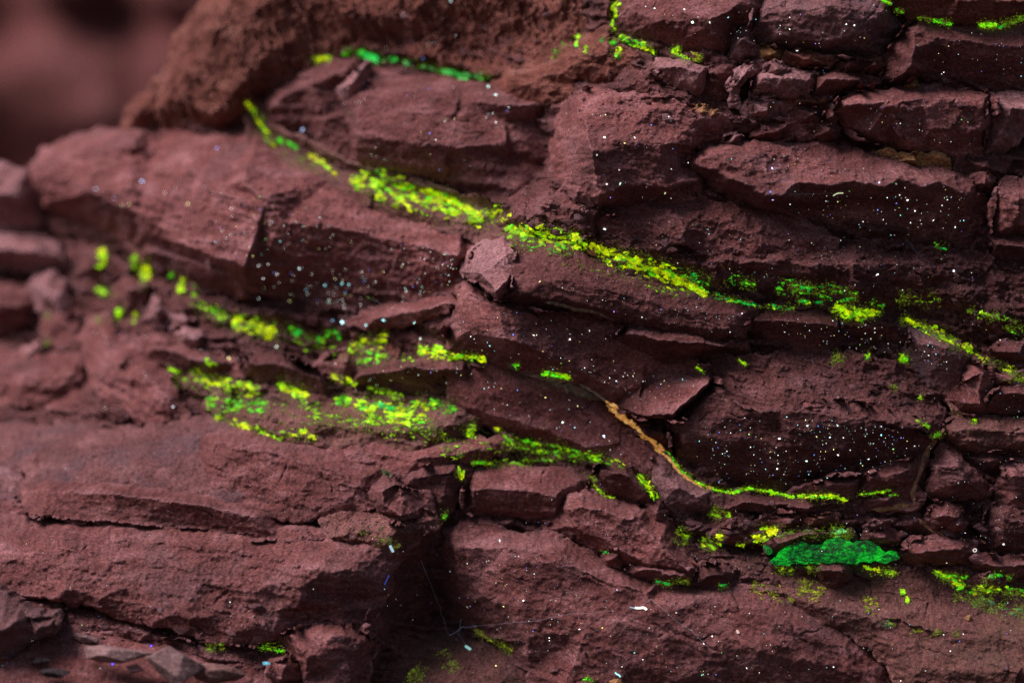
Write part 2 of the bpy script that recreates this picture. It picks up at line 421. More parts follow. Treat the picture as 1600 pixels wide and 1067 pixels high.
R('dome','boulder','broad domed boulder in soft focus between two green seams','red',
 '512,168,-20 540,128,-10 575,104,-10 640,112,-12 730,126,-14 800,140,-16 872,158,-60 898,196,-80 898,276,-80 830,306,-60 775,322,-44 700,306,-40 620,276,-36 556,264,-30 540,215,-25',
 ['560,150,40 640,142,46 730,158,46 800,165,40','560,215,44 640,220,56 720,230,52 790,222,40','600,258,10 700,282,8 780,292,2','790,190,24 800,250,14','850,190,-24 856,260,-34'],step=2.6,rough=1.2,chip=.7,rim=14,thick=120)
R('leaf','rock_flake','narrow upright pale flake standing on the domed boulder top left','pink',
 '519,146,0 540,124,5 573,96,8 571,118,5 560,148,0 540,160,-5',['548,128,30 560,112,26'],step=2.4,lift=24,rough=.7)
R('olive_ledge','rock_ledge','sloping brownish ledge carrying the bright blurred lime seam','olive',
 '385,170,-10 402,160,0 425,200,0 480,222,0 545,255,0 620,270,2 700,300,4 770,318,0 812,330,-6 800,382,-4 740,372,8 660,352,10 580,325,10 510,300,8 440,270,8 395,235,0',
 ['420,215,-18 500,248,-18 600,280,-16 700,312,-14 780,335,-14','430,240,0 520,280,10 620,318,14 720,350,16'],step=2.6,rough=1.1,chip=.7,ang=20)
# --- the long left block
R('snout','rock_block','long pale topped block whose dark undercut face carries bluish specks','red',
 '42,300,-25 44,262,-18 62,234,-14 112,214,-12 150,199,-12 232,203,-14 330,205,-16 402,212,-16 446,243,-14 520,274,-12 562,299,-10 642,334,-10 722,353,-10 786,376,-14 760,386,-10 732,405,-6 718,430,-10 712,474,-40 690,488,-46 640,492,-48 590,496,-50 545,500,-50 495,490,-48 440,476,-44 384,458,-34 330,438,-28 262,412,-30 205,396,-32 160,370,-34 100,345,-34 62,326,-32',
 ['64,275,30 112,246,42 150,232,46 210,222,36','82,312,38 142,300,66 208,288,60','200,228,40 206,290,64 216,332,68','232,260,36 300,268,44 350,286,60 412,322,70 442,345,64 545,358,46 640,380,44 716,400,38',
  '222,362,52 300,386,62 384,418,70','384,440,30 402,420,34 448,408,34 486,398,30 545,400,28 622,414,26 706,420,22','410,452,4 500,440,0 600,446,-4 690,452,-4','345,292,70 380,284,74 416,310,78'],step=2.4,rough=2.1,chip=.85,rim=7,thick=150,ang=18)
R('snout_lip','rock_flake','smooth lit sliver at the foot of the dark undercut left of the pale ended beam','red',
 '540,505,-8 585,484,-8 640,472,-8 700,464,-6 716,472,0 700,486,8 660,496,10 610,508,6 570,512,0',['590,496,16 650,484,18 700,476,12'],step=2,rough=.8,chip=.6,lift=-4)
R('under_strip','rock_ledge','narrow rounded strip running under the long pale block at left','red',
 '196,384,-10 228,372,0 300,388,0 372,410,0 405,424,5 412,455,-10 380,462,-20 320,446,-22 262,424,-24 214,408,-20',['230,392,24 300,410,26 385,438,24'],step=2.8,lift=18)
# --- jumble at the left, soft
for k, lab, m, o, l in (
 ('ja','lit upright block by the left edge in the soft jumble','pink','44,450,-10 58,428,0 82,424,0 100,440,0 112,474,0 96,512,-10 72,526,-10 52,500,-10',['72,462,34 92,480,30']),
 ('jb','squat brown faced block right of the lit upright block','red','62,500,-10 74,470,0 104,458,0 118,482,0 116,524,-5 96,548,-10 66,540,-10',['92,486,30']),
 ('jc','low rounded rock at the left margin below the pale block','red','-50,452,-10 0,440,0 40,446,0 55,472,0 40,510,-10 -10,520,-10 -50,505,-10',['0,476,34 30,480,26']),
 ('jd','slanted splinter lying at the lower left of the jumble','pink','18,560,-10 40,545,0 56,535,0 58,550,0 38,570,-5 22,576,-10',['40,556,24']),
 ('je','thin wedge between the two small lime tufts','red','175,468,-10 182,440,0 200,432,0 230,448,0 224,470,-5 200,478,-10',['205,452,30']),
 ('jf','pointed pale tooth right of the paired lime tufts','pink','222,498,-10 238,462,0 246,470,0 262,492,0 290,500,-5 278,514,-10 250,510,-10',['246,486,28']),
 ('jg','square lit block in the middle of the soft jumble','pink','268,520,-5 290,512,0 312,520,0 314,540,0 290,552,-8 280,544,-8',['285,524,30 305,530,24']),
 ('jh','broad slab dropping right from the jumble towards the lime rows','red','180,520,-10 240,525,0 268,545,5 330,550,5 372,566,0 380,590,-10 330,590,-14 270,580,-14 215,560,-14 182,545,-14',['240,542,24 320,566,22']),
 ('ji','big tilted light plate above the lower left terrace','red','108,520,-14 122,494,-6 166,488,0 178,528,4 240,568,4 268,600,2 290,640,-2 300,664,-10 250,668,-14 196,656,-16 150,640,-18 128,608,-18 124,560,-16',['150,510,20 172,545,24 225,585,26 262,625,22','150,600,6 215,640,4']),
 ('jj','small rough knob beneath the left end of the tilted plate','rough','120,620,-10 138,608,0 190,640,0 205,652,0 180,664,-8 150,660,-10 126,648,-10',['155,640,22']),
 ('jk','flat shelf of pinkish rock left of the tilted plate','red','-60,560,-10 0,545,0 70,560,5 120,555,0 130,600,-5 128,640,-12 60,640,-12 0,636,-10 -60,640,-10',['0,580,30 60,590,34 110,585,26']),
 ('jl','crumbling lump above the first row of lime tufts','rough','100,395,-10 128,380,0 170,395,0 200,418,0 190,436,-6 150,440,-10 115,430,-10',['150,412,26']),
):
    R(k,'rock_fragment',lab,m,o,l,step=3,rough=1.5,chip=1.4,rim=9,thick=80,ang=22,group='fragments in the soft jumble at left')
R('lens_a','rock_lens','dark lens shaped slab above the lower lime rows left of centre','dark',
 '372,578,-14 384,560,-4 404,552,0 442,558,0 494,578,0 524,600,-6 508,622,-16 460,614,-18 404,602,-18',['390,566,26 442,570,28 500,592,20','440,598,-6'],step=2.4)
R('wedge_b','rock_wedge','dull red wedge between the two lime streaks below the specked undercut','red',
 '478,585,-8 500,566,0 545,548,0 606,560,0 560,580,0 536,602,-8 505,604,-10',['540,564,20'],step=2.4)
R('lens_c','rock_slab','dark flat slab under the bright lime tufts left of the lower beam','dark',
 '516,602,-12 560,578,0 612,563,2 668,558,2 722,562,0 756,588,-6 744,616,-16 690,618,-18 640,622,-18 590,606,-16 545,608,-14',['560,586,22 640,574,28 720,576,24','640,602,-4 710,600,-4'],step=2.2)
R('olive_shelf','rock_ledge','olive stained shelf sloping under the broad lime rows','olive',
 '318,632,-10 340,610,-6 420,608,-4 520,615,-4 620,622,-4 700,620,-4 745,630,0 745,668,6 700,690,8 640,712,8 560,700,8 490,690,6 440,690,4 390,672,0 340,655,-4',
 ['360,628,-4 460,636,0 560,640,0 680,640,0','400,652,10 500,664,16 600,672,20 700,664,20'],step=2.2,rough=1.6,chip=1.3)
# --- right of centre, under the lower beam
R('smooth_face','rock_slab','smooth brownish slab below the tan seam left of the starry lens','red',
 '690,556,-10 762,562,-6 850,580,-4 905,600,0 945,630,0 985,678,0 1034,718,0 1046,770,-10 1002,768,-12 966,742,-10 925,716,-10 868,694,-10 800,676,-10 742,660,-10 700,640,-12',
 ['700,580,10 800,592,14 900,620,18 970,690,16 1010,735,14','740,640,16 830,664,18 920,700,16'],step=1.8,rough=.6,chip=.5,ang=28)
R('knuckle','rock_block','pale knuckle of rock where the tan seam turns under the starry lens','pink',
 '1008,742,-10 1024,712,-4 1046,714,0 1076,744,4 1112,768,2 1108,790,-6 1060,806,-12 1040,800,-12 1022,780,-12',['1030,736,22 1062,762,26 1095,778,16','1040,780,16'],step=2)
R('foot_knob','rock_fragment','rounded knob below the green rimmed lens at the cliff foot cleft','red',
 '1008,800,-10 1014,786,-2 1034,782,0 1042,800,0 1036,826,-10 1016,826,-10',['1026,800,20'],step=2)
R('eye_lens','rock_lens','small dark lens rimmed by bright green on its right side','dark',
 '924,752,-12 930,728,-2 946,716,0 966,720,0 1000,744,0 1026,776,-2 1020,790,-12 985,788,-14 954,784,-14 934,770,-14',['940,734,26 980,744,32 1012,772,22','960,772,2'],step=1.8,lift=6,rough=.8)
# --- the two beams in focus
R('lower_beam','rock_slab','specked lower beam whose lit end facet meets the starry lens','red',
 '700,548,-6 703,500,-10 712,446,-10 738,436,-4 776,464,-4 832,472,-2 900,486,0 962,508,0 1000,530,0 1046,560,0 1112,572,0 1120,584,0 1110,608,-8 1078,640,-20 1052,655,50 1000,652,34 958,634,18 926,612,20 880,592,24 830,580,26 780,570,22 740,558,10',
 ['715,470,16 736,455,24 776,482,26','722,520,24 790,528,40 850,550,40 900,575,34 960,608,26','830,490,14 900,505,10 960,530,8 1010,560,12','1002,604,6 1060,582,0 1108,576,-2','1002,648,38 1050,646,54 1106,600,46','980,575,14 1002,604,14'],step=1.5,rough=.9,chip=.8,ang=16,thick=90)
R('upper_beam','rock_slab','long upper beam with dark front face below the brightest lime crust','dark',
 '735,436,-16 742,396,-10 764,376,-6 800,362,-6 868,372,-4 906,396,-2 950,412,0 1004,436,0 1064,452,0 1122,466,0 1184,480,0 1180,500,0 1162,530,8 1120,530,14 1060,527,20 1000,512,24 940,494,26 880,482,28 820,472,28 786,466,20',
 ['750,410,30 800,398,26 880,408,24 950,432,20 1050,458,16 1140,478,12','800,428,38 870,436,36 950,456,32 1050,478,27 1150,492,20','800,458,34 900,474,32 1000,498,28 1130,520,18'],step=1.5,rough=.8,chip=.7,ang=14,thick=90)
R('pale_end','rock_block','rough pale block forming the lit left end of the upper beam','pink',
 '722,424,-12 734,394,-4 756,378,0 786,372,0 802,394,6 800,426,4 794,456,0 780,468,-8 764,456,-10 756,444,-10 738,438,-12',['742,398,4 770,386,8 792,398,14','752,430,24 776,452,30 790,440,30'],step=1.4,lift=48,rough=.9,chip=.4,thick=80,rim=4)
R('beam_flake','rock_ledge','fibrous ledge of splintered shale between the two beams','rough',
 '962,526,-6 985,506,0 1050,514,2 1104,526,2 1166,536,0 1170,548,-6 1100,556,-10 1052,566,-14 1004,558,-14 976,544,-12',['985,522,24 1050,532,28 1120,540,20','1000,548,4 1080,552,4'],step=1.5,lift=22,rough=1.3)
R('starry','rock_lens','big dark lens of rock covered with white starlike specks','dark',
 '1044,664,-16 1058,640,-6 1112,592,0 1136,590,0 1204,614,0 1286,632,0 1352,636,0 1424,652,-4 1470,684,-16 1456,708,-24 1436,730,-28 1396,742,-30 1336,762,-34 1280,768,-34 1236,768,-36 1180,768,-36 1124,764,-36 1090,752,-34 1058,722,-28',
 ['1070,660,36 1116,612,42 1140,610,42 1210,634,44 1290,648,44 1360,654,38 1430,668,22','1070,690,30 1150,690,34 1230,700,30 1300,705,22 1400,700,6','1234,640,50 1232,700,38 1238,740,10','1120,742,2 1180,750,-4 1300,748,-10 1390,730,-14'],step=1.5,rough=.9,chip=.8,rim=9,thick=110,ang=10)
R('crumb_shelf','rock_ledge','crumbly reddish shelf above the starry lens','rough',
 '1104,572,-6 1130,556,0 1180,556,4 1270,550,4 1340,556,4 1400,566,2 1446,604,0 1478,640,10 1474,682,10 1440,672,54 1360,656,72 1290,652,80 1250,650,80 1200,640,80 1150,624,68',
 ['1130,580,10 1200,590,14 1290,590,16 1370,600,14 1430,640,12','1190,616,34 1260,622,38 1340,626,34'],step=1.5,rough=1.6,chip=1.6,ang=14)
R('chunk_fold','rock_fragment','curled brown fragment resting at the crumbly shelf above the starry lens','red',
 '1236,650,-8 1242,628,0 1262,622,0 1290,630,2 1296,640,0 1270,652,-8 1254,654,-8',['1262,636,16'],step=1.7,lift=34)
# --- dark band with the second seam
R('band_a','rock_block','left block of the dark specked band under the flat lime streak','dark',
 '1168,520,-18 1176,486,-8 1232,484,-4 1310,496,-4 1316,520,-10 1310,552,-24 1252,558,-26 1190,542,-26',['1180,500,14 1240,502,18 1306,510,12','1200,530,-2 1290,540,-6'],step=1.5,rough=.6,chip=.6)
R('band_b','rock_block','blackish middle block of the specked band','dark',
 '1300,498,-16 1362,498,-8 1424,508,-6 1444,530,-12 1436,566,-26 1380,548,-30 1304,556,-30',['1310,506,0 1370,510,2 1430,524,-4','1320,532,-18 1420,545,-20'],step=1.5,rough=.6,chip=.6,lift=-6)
R('band_c','rock_block','squarish violet brown block ending the specked band at right','violet',
 '1416,548,-14 1424,514,-6 1462,522,0 1502,540,0 1514,558,0 1500,600,-8 1478,614,-12 1452,604,-12 1434,580,-14',['1436,534,16 1480,544,24 1500,560,18','1460,580,10'],step=1.5,rough=.7,chip=.7,lift=4)
# --- right side
R('rb_a','rock_block','smooth brown block with a slanting lit face beside the dark cleft','red',
 '1482,626,-14 1500,596,-4 1512,574,0 1534,570,0 1552,602,4 1548,640,-4 1532,648,-10',['1508,594,22 1536,586,26','1530,630,12'],step=1.5,rough=.7,lift=8)
R('rb_b','rock_block','darker angular block right of the slanting lit one','dark',
 '1530,646,-14 1546,612,-4 1572,596,0 1604,600,2 1640,606,0 1640,640,-10 1570,648,-14',['1560,612,20 1610,616,22','1590,634,2'],step=1.5,lift=4)
R('rb_c','rock_fragment','flat pinkish fragment near the right edge above the angular block','red',
 '1552,600,-8 1556,586,0 1590,584,2 1640,592,0 1640,606,-8 1590,608,-8',['1580,594,14'],step=1.5,lift=18)
R('rb_d','rock_fragment','pale wedge at the right edge under the sparse green threads','red',
 '1548,548,-8 1570,534,0 1604,532,2 1650,545,0 1650,574,-8 1600,570,-8',['1590,548,18'],step=1.5,lift=10)
R('rb_e','rock_ledge','wide brown ledge with faint greenish dust at the right edge','olive',
 '1470,690,-12 1474,664,-4 1500,652,0 1560,652,4 1650,654,2 1650,708,-6 1590,716,-12 1540,716,-12 1500,704,-14',['1490,670,18 1560,674,26 1630,676,22','1510,694,16 1590,700,14'],step=1.5,rough=1.4,lift=6)
R('rb_f','rock_wedge','dark red wedge under the brown ledge at right','dark',
 '1502,712,-12 1545,708,-2 1600,714,0 1600,735,-4 1560,745,-12 1530,736,-14',['1550,720,16'],step=1.5)
R('rb_g','rock_block','purplish triangular block right of the dangling root','red',
 '1444,770,-14 1456,722,-6 1474,690,0 1496,702,0 1520,735,0 1546,770,-6 1500,780,-10',['1466,730,22 1494,728,26 1514,755,16','1470,762,12'],step=1.5,rough=.8,lift=6)
R('rb_h','rock_block','blocky brown rock at the right edge mid height under the ledge','red',
 '1556,760,-12 1566,726,0 1606,722,4 1650,728,0 1650,790,-8 1600,800,-12 1562,790,-14',['1580,742,24 1640,745,22','1590,775,12'],step=1.5,rough=1.2,lift=4)
R('rb_i','rock_block','broken reddish mass at the right edge directly below the blocky brown rock','rough',
 '1535,830,-12 1548,790,0 1600,792,4 1650,790,0 1650,862,-8 1590,866,-10 1548,856,-12',['1570,812,22 1630,815,22','1570,845,12'],step=1.5,rough=1.6)
R('flake_p','rock_flake','arrow shaped flake resting on the thin green line under the starry lens','red',
 '1236,772,-8 1262,760,0 1292,748,2 1344,744,2 1346,752,0 1332,776,-4 1318,784,-8 1280,776,-10',['1290,758,16 1334,754,14'],step=1.7,lift=10,rough=.6,chip=.6)
R('flake_q','rock_slab','low smooth slab tucked under the right half of the starry lens','red',
 '1340,768,-8 1350,744,0 1390,726,2 1440,714,0 1450,722,0 1434,762,-8 1396,764,-10',['1366,746,16 1420,732,18','1400,756,12'],step=1.5,lift=4,rough=.6,chip=.6)
for k, lab, m, o, l in (
 ('sa','flat dark bed directly beneath the thin green line','dark','1100,775,-8 1160,772,0 1240,782,2 1300,786,2 1345,784,0 1350,800,-8 1280,806,-10 1200,804,-10 1130,795,-10',['1160,784,18 1260,792,18']),
 ('sb','flat red bed right of the thin green line','red','1340,780,-8 1400,768,0 1436,766,0 1440,786,-4 1400,796,-8 1350,798,-8',['1390,780,16']),
 ('sc','dark lens flake over the yellowish nodules under the knuckle','dark','1112,838,-8 1126,826,0 1160,822,2 1192,832,0 1170,846,-8 1136,848,-10',['1146,832,18']),
 ('sd','blocky bed above the green lens at its left','red','1180,822,-10 1200,806,0 1262,800,2 1312,806,0 1310,820,-8 1260,824,-8 1210,830,-10',['1240,812,18']),
 ('se','brownish slab sitting just over the left tip of the green lens','rough','1196,846,-10 1216,830,0 1250,828,0 1330,828,0 1336,842,-6 1280,842,-8 1240,846,-6 1216,862,-8 1200,864,-10',['1216,846,18 1270,834,14']),
 ('sf','small rust bar over the green lens','brown','1242,820,-6 1250,806,0 1300,804,0 1308,814,0 1290,824,-6 1260,826,-6',['1276,812,18']),
 ('sg','oblong red cobble right of the green lens','red','1350,842,-8 1356,830,0 1386,826,2 1410,834,0 1404,848,-8 1376,852,-8',['1380,838,16']),
 ('sh','small red cobble above the oblong cobble','red','1352,822,-6 1366,814,0 1390,816,0 1388,826,-6 1366,828,-6',['1372,820,12']),
 ('si','rounded cube shaped rock in the rubble right of centre','red','1450,812,-8 1456,794,0 1482,786,2 1506,800,2 1504,822,-4 1480,830,-8 1460,826,-8',['1470,806,24 1494,806,20']),
 ('sj','ball like lump right of the cube shaped rock','red','1476,826,-8 1480,812,0 1498,806,0 1512,818,0 1506,832,-6 1488,836,-8',['1494,820,18']),
 ('sk','dull red slab below the rubble left of the tiny white ring','red','1404,870,-8 1420,848,0 1470,842,2 1520,848,0 1530,866,-4 1490,878,-8 1430,880,-8',['1440,860,20 1500,860,18']),
 ('sl','lower right bed behind the yellow green seam','dark','1490,884,-8 1520,868,0 1570,876,2 1650,872,0 1650,898,-6 1580,900,-8 1520,896,-8',['1540,882,18 1620,884,18']),
 ('sm','tilted chip framed by green edges at lower right','red','1516,912,-6 1530,900,0 1552,892,2 1576,900,0 1570,912,-4 1540,920,-8',['1546,904,16']),
 ('sn','rough red knob under the green lens','rough','1268,888,-8 1280,876,0 1316,874,2 1334,886,0 1330,906,-4 1304,920,-6 1284,908,-8',['1290,890,24 1316,892,22']),
 ('so','crumbly knob left of the yellow dusted slope','rough','1076,912,-8 1090,888,0 1130,880,2 1150,892,0 1146,912,-4 1120,922,-6 1096,922,-8',['1104,900,22 1130,900,20']),
):
    R(k,'rock_fragment',lab,m,o,l,step=1.7,rough=1.0,chip=1.1,rim=6,thick=60,lift=8,group='fragments bedded around the green lens')
# --- below the seams, right
R('dust_slope','rock_slab','broad dusty slope with olive yellow patches at lower right','olive',
 '1040,905,-6 1080,882,-14 1150,872,-22 1250,874,-24 1350,880,-24 1440,886,-22 1540,910,-18 1660,920,-18 1660,1120,30 1440,1120,34 1390,1040,20 1330,988,10 1250,955,4 1150,930,2 1080,925,0',
 ['1160,900,-6 1280,905,-6 1400,920,-4 1560,945,0','1260,940,12 1360,965,22 1480,985,28 1640,990,30','1420,1040,36 1540,1050,40 1650,1050,40'],step=1.7,rough=1.1,chip=.7,ang=16,thick=120)
R('front_slab','rock_slab','large reddish front slab at bottom centre with scattered white specks','red',
 '688,860,-20 694,832,-14 720,815,-10 786,828,-8 856,832,-6 916,862,-4 972,890,-2 1020,905,0 1080,916,0 1160,916,0 1234,940,0 1290,966,0 1336,990,0 1392,1040,-4 1420,1120,-10 860,1120,-20 830,1046,-24 788,1016,-26 748,996,-28 712,972,-28 694,930,-26',
 ['712,852,14 790,856,22 860,862,26 940,905,24 1010,925,24 1100,935,22 1220,965,24 1320,1010,20','720,930,14 820,950,22 920,980,24 1050,1000,26 1200,1020,26 1340,1050,20','1024,910,18 1026,960,30'],step=1.7,rough=.8,chip=.7,ang=20,thick=120)
R('mid_wedge','rock_wedge','smooth lit wedge of rock between the square block and the green cleft','red',
 '850,824,-12 872,790,-4 886,770,0 930,770,2 980,790,2 1010,800,0 1040,812,0 1064,858,0 1088,890,-4 1082,908,-10 1020,906,-12 980,892,-12 950,876,-12 900,846,-12',
 ['886,792,26 940,796,34 985,812,36','900,826,20 960,850,26 1010,880,24','990,812,38 1030,850,30 1070,888,20','960,820,32 1000,850,24'],step=1.7,rough=1.1,chip=1.1,ang=32,lift=8)
R('square_block','rock_block','square dark fronted block with lit top beside the black cleft','red',
 '726,798,-20 730,756,-10 742,734,-6 800,728,-4 870,734,-4 916,748,-2 900,770,0 880,790,-8 874,812,-14 820,808,-18 770,806,-20',
 ['744,752,14 800,748,16 880,760,16','740,764,22 810,766,28 868,776,26','740,792,2 810,798,2 866,804,2'],step=1.7,rough=.7,chip=.6,ang=8,lift=4)
R('bottom_bed','rock_slab','shadowed bottom slab with olive smears below the cleft','olive',
 '560,1120,-10 580,1040,-20 620,996,-20 680,970,-16 730,980,-10 790,1012,-8 836,1046,-8 866,1120,-6',['620,1040,8 700,1010,8 800,1050,10','640,1080,20 760,1080,24'],step=1.8,rough=1.0,lift=-26)
R('two_chip','rock_fragment','split dark chip lodged at the corner under the smooth lit wedge','red',
 '942,874,-8 952,862,0 970,862,0 976,878,0 968,888,-6 950,884,-8',['960,872,16'],step=1.7,lift=20)
R('under_wedge','rock_ledge','thin ledge shadowing the green slit under the smooth lit wedge','red',
 '976,896,-10 984,878,0 1040,880,2 1078,890,2 1084,906,-4 1050,912,-8 1004,906,-10',['1000,890,20 1060,896,18'],step=1.5,lift=14)
# --- lower left terrace
R('terrace_top','rock_slab','wide dusty terrace at left below the lime rows','dusk',
 '-70,676,-10 0,664,-8 90,658,-8 180,668,-8 262,668,-8 330,656,-6 380,668,-6 436,684,-4 500,692,-4 486,800,-26 400,832,-26 300,830,-26 200,822,-26 90,814,-26 0,790,-26 -70,780,-26',
 ['0,700,4 100,700,8 220,705,8 320,720,2','60,738,6 200,748,8 300,768,6 420,775,4','340,690,14 360,740,4 400,770,4'],step=2.2,rough=.9,chip=.6,ang=6,rim=12,thick=120)
R('terrace_mid','rock_slab','middle terrace slab below the lime rows with a rounded right shoulder','red',
 '300,680,-12 340,664,-6 390,672,-2 440,688,0 500,694,2 552,706,2 600,730,2 596,770,-2 560,800,0 480,812,0 400,800,0 330,780,-4',
 ['340,690,22 420,708,30 500,730,30 570,745,24','380,745,14 460,770,10 540,780,14'],step=1.8,rough=1.1,chip=.9,ang=16,lift=4)
R('step_block','rock_block','low step block with a square lit corner at lower left','red',
 '44,804,20 24,770,-20 20,744,-90 50,736,-100 70,734,-100 160,730,-110 260,738,-110 360,750,-110 440,768,-110 520,792,-90 524,836,8 430,838,14 340,826,16 260,818,20 170,812,26 100,808,38 60,808,56',
 ['74,766,38 68,786,37','74,766,38 110,768,40 180,772,42 280,784,40 400,808,28','40,768,16'],step=1.8,rough=.8,chip=.45,ang=6,lift=0,rim=3)
R('left_wing','rock_wedge','smooth pink wedge at the left edge beside the square lit corner','pink',
 '-70,730,-10 -10,716,0 16,722,2 40,748,0 44,770,-4 20,770,-8 -30,752,-10 -70,756,-10',['-20,736,16 20,744,14'],step=2.2,lift=-14,rough=.6)
R('front_ledge','rock_slab','massive front slab at lower left with mottled reddish face','red',
 '-80,800,-4 0,790,0 60,806,6 170,816,8 300,824,10 400,830,10 520,828,8 600,836,6 650,828,8 668,826,10 644,852,22 620,880,34 604,930,40 584,964,36 562,984,20 500,986,14 440,984,34 410,1002,34 350,1006,34 290,992,34 220,972,34 150,950,34 80,936,30 -80,915,24',
 ['-40,830,18 60,836,24 170,846,28 290,848,34 400,870,34 470,890,36 560,890,30','-40,870,28 100,880,34 250,900,38 400,920,38 470,934,36','430,955,28 520,950,14 570,930,14','450,905,38 460,950,30','480,866,26 560,860,24 620,858,18','100,920,32 250,955,34 380,985,32'],step=1.8,rough=1.2,chip=1.0,ang=8,rim=10,thick=130)
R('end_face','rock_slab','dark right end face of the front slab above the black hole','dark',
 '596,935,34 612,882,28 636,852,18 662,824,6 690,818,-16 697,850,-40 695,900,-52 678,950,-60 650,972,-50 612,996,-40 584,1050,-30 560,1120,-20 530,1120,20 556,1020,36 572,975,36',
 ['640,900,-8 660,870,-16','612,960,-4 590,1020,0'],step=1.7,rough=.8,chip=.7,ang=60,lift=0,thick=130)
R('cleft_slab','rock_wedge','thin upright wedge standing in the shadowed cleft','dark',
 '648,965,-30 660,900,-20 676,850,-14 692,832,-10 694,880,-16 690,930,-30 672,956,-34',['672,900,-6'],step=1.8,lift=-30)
R('facet_block','rock_block','faceted block with a bright left and dark right side under the olive smears','red',
 '570,770,-10 582,756,-4 610,744,0 624,756,2 668,770,-2 678,800,-8 660,812,-12 628,812,-10 592,800,-8',['596,770,26 622,758,36 626,806,26','600,790,20','660,790,-6'],step=1.7,rough=.9,chip=.8,ang=30,lift=20,rim=5)
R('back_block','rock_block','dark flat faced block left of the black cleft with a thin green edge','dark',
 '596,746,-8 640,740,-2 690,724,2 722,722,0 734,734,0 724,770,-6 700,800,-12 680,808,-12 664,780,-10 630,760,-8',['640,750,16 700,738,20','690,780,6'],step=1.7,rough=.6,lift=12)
R('top_slope','rock_ledge','pinkish slope above the dark flat faced block','red',
 '470,704,-10 560,690,0 640,700,4 720,690,4 790,680,0 800,700,0 740,722,4 690,728,6 640,742,6 590,748,4 540,740,0 490,728,-4',['560,708,10 650,718,16 740,706,14'],step=1.7,rough=1.3,lift=6)
R('broken_top','rock_ledge','flaky upper surface at the right of the front slab by the cleft','olive',
 '500,812,-8 560,796,0 620,806,2 680,808,0 684,822,0 650,838,4 630,862,4 600,872,4 560,850,4 520,836,0',['560,820,14 630,824,18','600,850,20'],step=1.7,rough=1.6,chip=1.4,lift=16)
R('low_block','rock_block','rough block leaning under the front slab at bottom centre left','red',
 '436,996,-8 456,984,0 500,978,4 546,978,4 572,986,2 590,1002,-2 574,1030,-10 560,1120,-20 500,1120,-20 478,1062,-14 462,1024,-12',['456,996,20 520,996,32 572,1000,20','480,1030,30 540,1030,28'],step=1.8,rough=1.1,lift=30)
R('low_chip','rock_fragment','small reddish chip left of the leaning rough block','red',
 '418,1052,-8 428,1034,0 452,1026,2 470,1036,0 470,1060,-4 440,1066,-8',['446,1042,20'],step=1.8,lift=26)
R('sand_bed','rock_ledge','rubbly earth bank between the front slab and the loose grey stones','rough',
 '-80,912,-20 0,918,-16 80,934,-12 150,948,-10 220,970,-8 300,992,-8 400,1004,-8 480,1000,-8 480,1040,6 400,1040,10 300,1020,10 200,1000,8 100,985,6 0,980,6 -80,980,6',
 ['60,955,4 160,975,8 260,1000,8 380,1020,8'],step=2.2,rough=1.8,chip=1.2)
R('floor_bed','rock_slab','flat blurred slab of the bottom left foreground','red',
 '-90,960,-10 0,970,-4 100,976,-4 200,996,-4 320,1014,-4 430,1030,-6 500,1060,-6 520,1140,20 -90,1140,60',['0,1020,14 150,1030,14 300,1050,12'],step=3,rough=.8,chip=.4,lift=6)
# --- upper right
R('boulder_e','boulder','big boulder right of centre with a lit left cheek','red',
 '860,268,-20 862,226,-14 868,198,-8 880,164,0 902,146,28 942,140,38 1002,150,42 1062,164,34 1124,180,14 1152,192,-8 1130,214,-10 1102,228,-12 1080,252,-14 1104,276,-20 1126,296,-28 1100,314,-26 1050,324,-22 980,326,-18 936,328,-14 896,318,-20 866,302,-24',
 ['880,215,12 905,172,30 945,158,30 1020,172,28 1100,190,12','884,290,14','914,190,44 920,220,50 926,250,54 936,306,44','970,220,38 1030,225,30 1080,225,16','970,290,34 1040,290,22 1090,280,6'],step=1.5,rough=1.5,chip=.9,ang=12,rim=10,thick=120)
R('cheek_chip','rock_fragment','triangular chip under the lit cheek of the big boulder','red',
 '884,292,-8 886,280,0 906,284,2 930,308,0 926,318,-6 900,314,-8',['904,298,14'],step=1.7,lift=40,rough=.7)
R('slope_e','rock_ledge','smooth pinkish ledge sloping below the big boulder','red',
 '926,348,-10 936,326,-8 1000,318,-10 1060,316,-12 1110,300,-14 1150,310,-10 1204,334,-4 1270,354,0 1310,376,14 1290,398,26 1230,402,28 1160,394,26 1090,386,22 1030,380,14 970,368,4',
 ['960,342,4 1040,342,6 1110,344,10 1200,362,14 1270,378,16','1060,330,-4 1120,320,0 1180,340,6','1000,360,10 1090,366,14'],step=1.5,rough=1.3,chip=1.4,ang=14,lift=4)
R('loaf_f','rock_slab','long loaf shaped slab with lit crest and dark starry belly','red',
 '1070,264,-10 1084,242,-4 1108,226,0 1180,222,0 1262,224,0 1332,232,0 1402,243,0 1472,258,0 1522,280,0 1548,312,-6 1542,344,-14 1524,378,-22 1480,384,-28 1420,380,-30 1350,376,-30 1270,360,-28 1204,338,-24 1150,314,-20 1112,290,-14',
 ['1090,252,22 1116,240,28 1190,238,18 1260,244,18 1340,250,18 1420,262,20 1490,278,18','1100,262,24 1150,282,32 1190,303,44 1224,305,48 1244,287,44 1266,284,48 1300,293,46 1330,282,50 1376,291,48 1402,280,46 1440,293,48 1470,284,46 1510,306,36','1210,326,10 1290,320,10 1370,320,12 1450,324,10 1510,340,8','1260,350,-10 1370,358,-6 1470,362,-6','1185,262,26 1234,276,32 1266,284,48'],step=1.7,rough=1.2,chip=1.2,ang=8,rim=8,thick=110)
